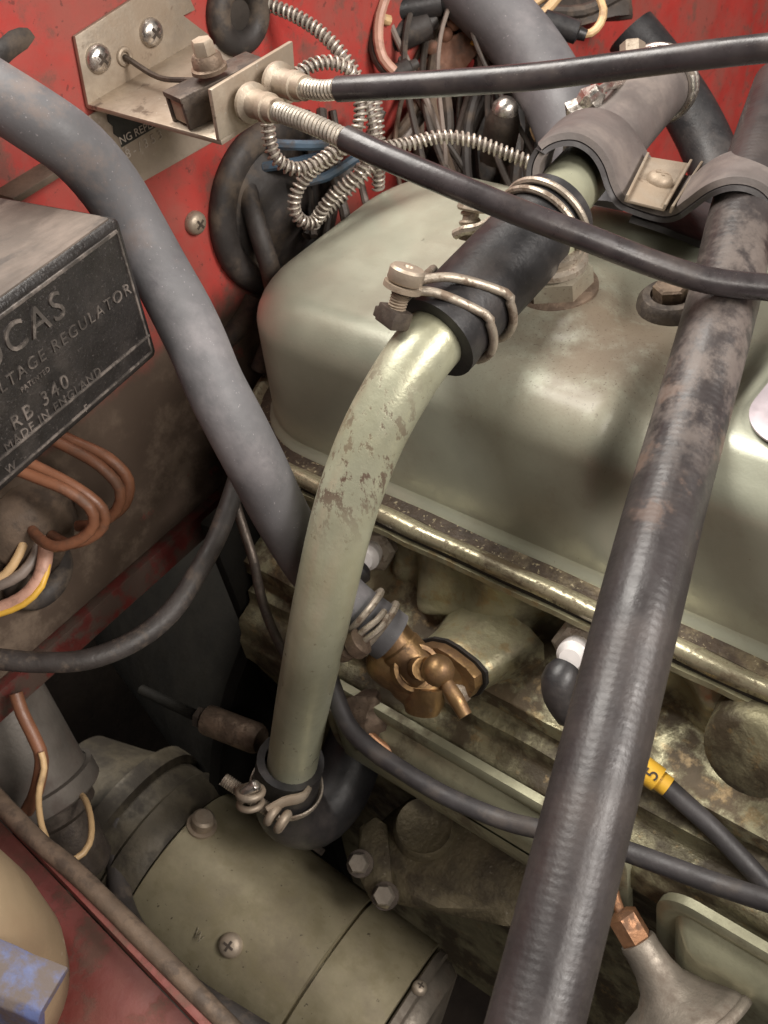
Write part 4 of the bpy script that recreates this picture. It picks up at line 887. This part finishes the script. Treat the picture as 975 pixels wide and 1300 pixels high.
pf = [onpl(*q) for q in ((528, 824), (536, 816), (550, 813), (566, 816), (580, 824), (602, 841), (613, 854), (614, 868), (606, 880), (594, 884), (578, 878), (545, 866), (532, 850))]
obj('mounting_flange', prism(nb(), pf, fn * .0055, .0012), 'brass', tap)
obj('outlet_barrel', lathe(nb(), onpl(585, 852) - fn * .001, onpl(535, 848) + fn * .012 - onpl(585, 852), [(.0082, -.004), (.0088, 0), (.0088, .012), (.0092, .020), (.008, .026)], 24), 'brass', tap)
obj('gasket', prism(nb(), [ctr + (p - ctr) * 1.08 - fn * .0001 for p in pf], -fn * .0018), 'gasket', tap)
bm = nb(); sweep(bm, [[ctr - fn * .0021 + (p - ctr) * k - fn * h for p in pf] for k, h in ((.2, 0), (.98, 0), (1.03, .0012), (1.06, .006), (1.12, .013), (1.25, .020), (1.5, .028))]); obj('mounting_pad', bm, 'head_paint', head, sharp=60)
bn = onpl(593, 872) + fn * .0085
hb = obj('flange_bolt', lathe(nb(), bn - fn * .004, fn, [(.0062, 0), (.0062, .0045), (.0053, .0058), (0, .0058)], 6), 'wire_steel', tap)
vd = (A(557, 850, 0.4440) - A(528, 846, 0.4860)).normalized()
obj('valve_collar', lathe(nb(), A(529, 848, 0.4790), vd, [(.0115, -.014), (.0115, 0), (.0103, .0018), (.0085, .002), (.0078, .0005), (.0050, .0008), (.0050, .014), (0, .014)], 30), 'brass', tap)
bp_ = A(556, 851, 0.4620)
lev = obj('lever_ball', lathe(nb(), bp_, vd, [(.0069 * math.sin(math.pi * k / 14), -.0069 * math.cos(math.pi * k / 14)) for k in range(15)], 26, cap=False), 'brass', tap, sharp=80)
lp = P((563, 862, 0.4610), (578, 886, 0.4590), (591, 909, 0.4570))
obj('lever_handle', tube(nb(), spline(lp, .002), lambda t: .0030 + .0005 * (1 - abs(2 * t - 1)), 16), 'brass', lev)
obj('drain_boss', lathe(nb(), A(540, 868, 0.4840), A(536, 900, 0.4860) - A(540, 868, 0.4840), [(.010, 0), (.0095, .008), (.0075, .013), (0, .014)], 18), 'brass', tap)
# twisted wire clamp round the hose end
hc = A(466, 785, 0.4800); hdv = (hh[-1] - hh[-8]).normalized()
hw = thing('wire_clamp', hc, 'twisted wire clamp round the heater hose end beside the brass tap', 'hose clamp', 'wire hose clamps')
for g in (-.003, .006): obj('band', ring(nb(), hc + hdv * g, (hdv + V((.12, .05, -.1)) * (1 if g > 0 else -.4)).normalized(), 0.0128, .0016, 40, 8), 'wire_steel', hw)
obj('screw', lathe(nb(), A(448, 822, 0.4650), A(470, 806, 0.4610) - A(448, 822, 0.4650), [(.0058, 0), (.0062, .001), (.0060, .005), (.003, .007), (0, .007)], 20), 'rusty_bolt', hw)
for q in (((450, 812, 0.4640), (462, 800, 0.4620), (478, 788, 0.4630), (488, 776, 0.4680)), ((455, 818, 0.4630), (470, 808, 0.4610), (484, 796, 0.4620), (492, 782, 0.4670)), ((430, 815, 0.4690), (440, 822, 0.4660), (450, 818, 0.4640))):
    obj('wire_end', tube(nb(), spline(P(*q), .003), .0014, 8), 'wire_steel', hw)
obj('nut', lathe(nb(), A(432, 826, 0.4710), A(448, 820, 0.4650) - A(432, 826, 0.4710), [(.005, 0), (.0055, .001), (.005, .006), (0, .007)], 12), 'rusty_bolt', hw)

# ================================================================ SPARK PLUGS AND LEADS
def plug(label, c, d, boot, bl):
    t = thing('spark_plug', c, label, 'spark plug', 'spark plugs in the cylinder head')
    obj('insulator', lathe(nb(), c, d, [(.0058, -.006), (.0066, -.001), (.0066, .0020), (.0056, .003), (.0045, .006), (0, .0065)], 26), 'ceramic', t)
    obj('metal_shell', lathe(nb(), c, d, [(.0115, -.018), (.0115, -.008), (.0095, -.006), (0, -.006)], 6), 'wire_steel', t)
    if boot:
        one('plug_boot', tube(nb(), spline(boot, .003), lambda k: (.0058 + .0024 * min(1, k * 5)) - .0022 * k, 22), 'rubber_black', bl, 'plug boot', 'spark plug boots')
plug('white ceramic spark plug showing beside the black boot under the large hose', A(728, 830, .450), (A(714, 850, .435) - A(728, 828, .450)).normalized(), P((719, 846, .442), (711, 864, .440), (712, 885, .442), (724, 908, .446)), 'black rubber plug boot left of the large braided hose')
plug('white spark plug peeping out right of the green pipe', A(466, 706, .520), (A(452, 722, .505) - A(466, 706, .520)).normalized(), P((457, 718, .512), (448, 730, .51), (440, 748, .512)), 'dark plug boot hidden behind the green pipe')
ld5 = thing('plug_lead', A(722, 905, .447), 'black spark plug lead with a yellow number tag passing to the right edge', 'plug lead', 'spark plug leads')
l5 = spline(P((722, 905, .447), (762, 935, .446), (800, 962, .444), (834, 988, .441), (870, 1020, .438), (905, 1052, .435), (945, 1094, .431), (985, 1138, .427), (1020, 1180, .422)), .004)
obj('lead', tube(nb(), l5, .0040, 16), 'lead_black', ld5)
ta, tb_ = A(816, 975, .443), A(836, 990, .441); td = (tb_ - ta).normalized()
tg = obj('number_tag', tube(nb(), [ta + (tb_ - ta) * (k / 6) for k in range(7)], .0053, 24, hollow=.0042), 'tag_yellow', ld5, label='yellow sleeve tag numbered 5')
tm = A(826, 982, .442); tn = (CAM - tm); tn = (tn - td * tn.dot(td)).normalized(); tup = -td
c_ = tm + tn * .0054
tr_ = tup.cross(tn).normalized()
text('5', c_ + tr_ * -.0018 - tup * .0028, tr_, tup, .0078, .0002, 'tag_print', tg, name='tag_number')
one('long_lead', tube(nb(), spline(P((404, 820, .515), (420, 866, .51), (440, 918, .505), (470, 950, .50), (503, 973, .495), (563, 1009, .485), (636, 1040, .475), (690, 1054, .462), (760, 1070, .448), (810, 1086, .438), (900, 1119, .418), (985, 1147, .402), (1040, 1165, .394)), .005), .0043, 14), 'lead_black', 'black lead sweeping from behind the green pipe down to the right edge', 'plug lead', 'spark plug leads')
one('small_pipe', tube(nb(), spline(P((440, 905, .53), (480, 942, .53), (508, 960, .53), (563, 984, .525), (620, 1012, .52), (690, 1050, .515)), .005), .0022, 10), 'copper', 'thin brown pipe beside the long black lead on the block side', 'pipe')
one('elbow_hose', tube(nb(), spline(P((369, 966, .546), (365, 985, .556), (362, 1008, .568), (372, 1032, .58), (398, 1036, .592), (424, 1012, .600), (442, 975, .606), (458, 930, .612), (480, 890, .62)), .004), .0168, 30, hollow=.0128), 'rubber_black', 'black rubber elbow hose at the lower end of the green pipe', 'hose')
sc_ = thing('screw_clamp', A(345, 1020, .535), 'rusty screw type clamp on the elbow hose below the green pipe', 'hose clamp')
ebx = (A(362, 1008, .568) - A(369, 966, .546)).normalized(); ebc = A(363, 1000, .564)
obj('band', tube(nb(), [ebc + (frame(ebx)[0] * math.cos(w * math.pi / 20) + frame(ebx)[1] * math.sin(w * math.pi / 20)) * .0174 for w in range(41)], .0032, 10, squash=(.4, 1.2)), 'wire_steel', sc_)
sa, sb = A(284, 989, .540), A(352, 1036, .535); sv = (sb - sa).normalized()
obj('screw', helix(tube(nb(), [sa, sb], .0029, 12), [sa, sb], .0030, .0005, .0012, 10, 4), 'wire_steel', sc_)
obj('barrel_ring', ring(nb(), A(318, 1006, .530), A(322, 1040, .535) - A(318, 1006, .530), .0056, .0019, 28, 10), 'zinc', sc_)
obj('barrel_ring', ring(nb(), A(318, 1020, .533), A(322, 1050, .538) - A(318, 1016, .533), .0054, .0017, 28, 10), 'zinc', sc_)
obj('barrel_pin', lathe(nb(), A(310, 1008, .528), A(326, 996, .526) - A(310, 1008, .528), [(.0026, 0), (.003, .001), (.003, .008), (.002, .009), (0, .009)], 14), 'bright_steel', sc_)
for o_, rr2 in ((0., .0056), (.006, .0058)):
    obj('lug', ring(nb(), A(346, 1034, .532) + sv * o_, sv, rr2 - .0016, .0022, 24, 10), 'zinc', sc_)
obj('tongue', tube(nb(), spline(P((340, 1030, .530), (360, 1018, .532), (384, 1012, .536), (392, 1000, .542)), .003), .0028, 10, squash=(.6, 1.3)), 'zinc', sc_)
rb_ = A(466, 908, .54); bm = lathe(nb(), rb_, A(455, 895, .50) - rb_, [(.013, 0), (.012, .008), (.008, .013), (0, .014)], 16); jitter(bm, .005, 140)
one('rusty_fitting', bm, 'rusty_bolt', 'rust crusted fitting beside the elbow hose', 'fitting', sharp=60)
for k, (px, py) in enumerate(((438, 890), (432, 902))):
    one('coil_wire', tube(nb(), spline(P((px - 20, py - 6, .53), (px - 4, py + 6, .53), (px + 10, py + 22, .53), (px + 22, py + 30, .53)), .003), .0014, 8), 'wire_steel', ['bright bent wire right of the green pipe, upper strand', 'bright bent wire right of the green pipe, lower strand'][k], 'wire', 'bright wires by the elbow hose')
one('block_nut', hexn(nb(), A(536, 956, .53), V((-.1, -1, .4)), .0085, .008), 'green_rim', 'green hex nut on the block side above the brown pipe', 'nut')

# ================================================================ DISTRIBUTOR VACUUM UNIT
v0 = A(790, 1162, .468); v1 = A(872, 1300, .46); vd_ = v1 - v0
vu = thing('vacuum_unit', v1, 'bell shaped grey metal unit with brass nut at the bottom right', 'vacuum unit')
obj('feed_pipe', tube(nb(), spline(P((776, 1118, .475), (782, 1142, .472), (790, 1165, .468)), .003), .0022, 12), 'copper', vu)
obj('brass_nut', lathe(nb(), v0, vd_, [(.0035, -.002), (.0068, 0), (.0068, .011), (.0058, .0125), (0, .0125)], 6), 'copper', vu)
obj('bell', lathe(nb(), v0, vd_, [(.0075, .0115), (.0080, .013), (.0078, .016), (.0085, .024), (.0105, .031), (.0160, .037), (.0260, .0415), (.0290, .0430), (.0305, .0455)], 48), 'alloy_grey', vu, sharp=60)
obj('rim', lathe(nb(), v0, vd_, [(.0298, .0450), (.0320, .0453), (.0330, .0470), (.0325, .0492), (.030, .050), (0, .051)], 48), 'alloy_grey', vu, sharp=60)
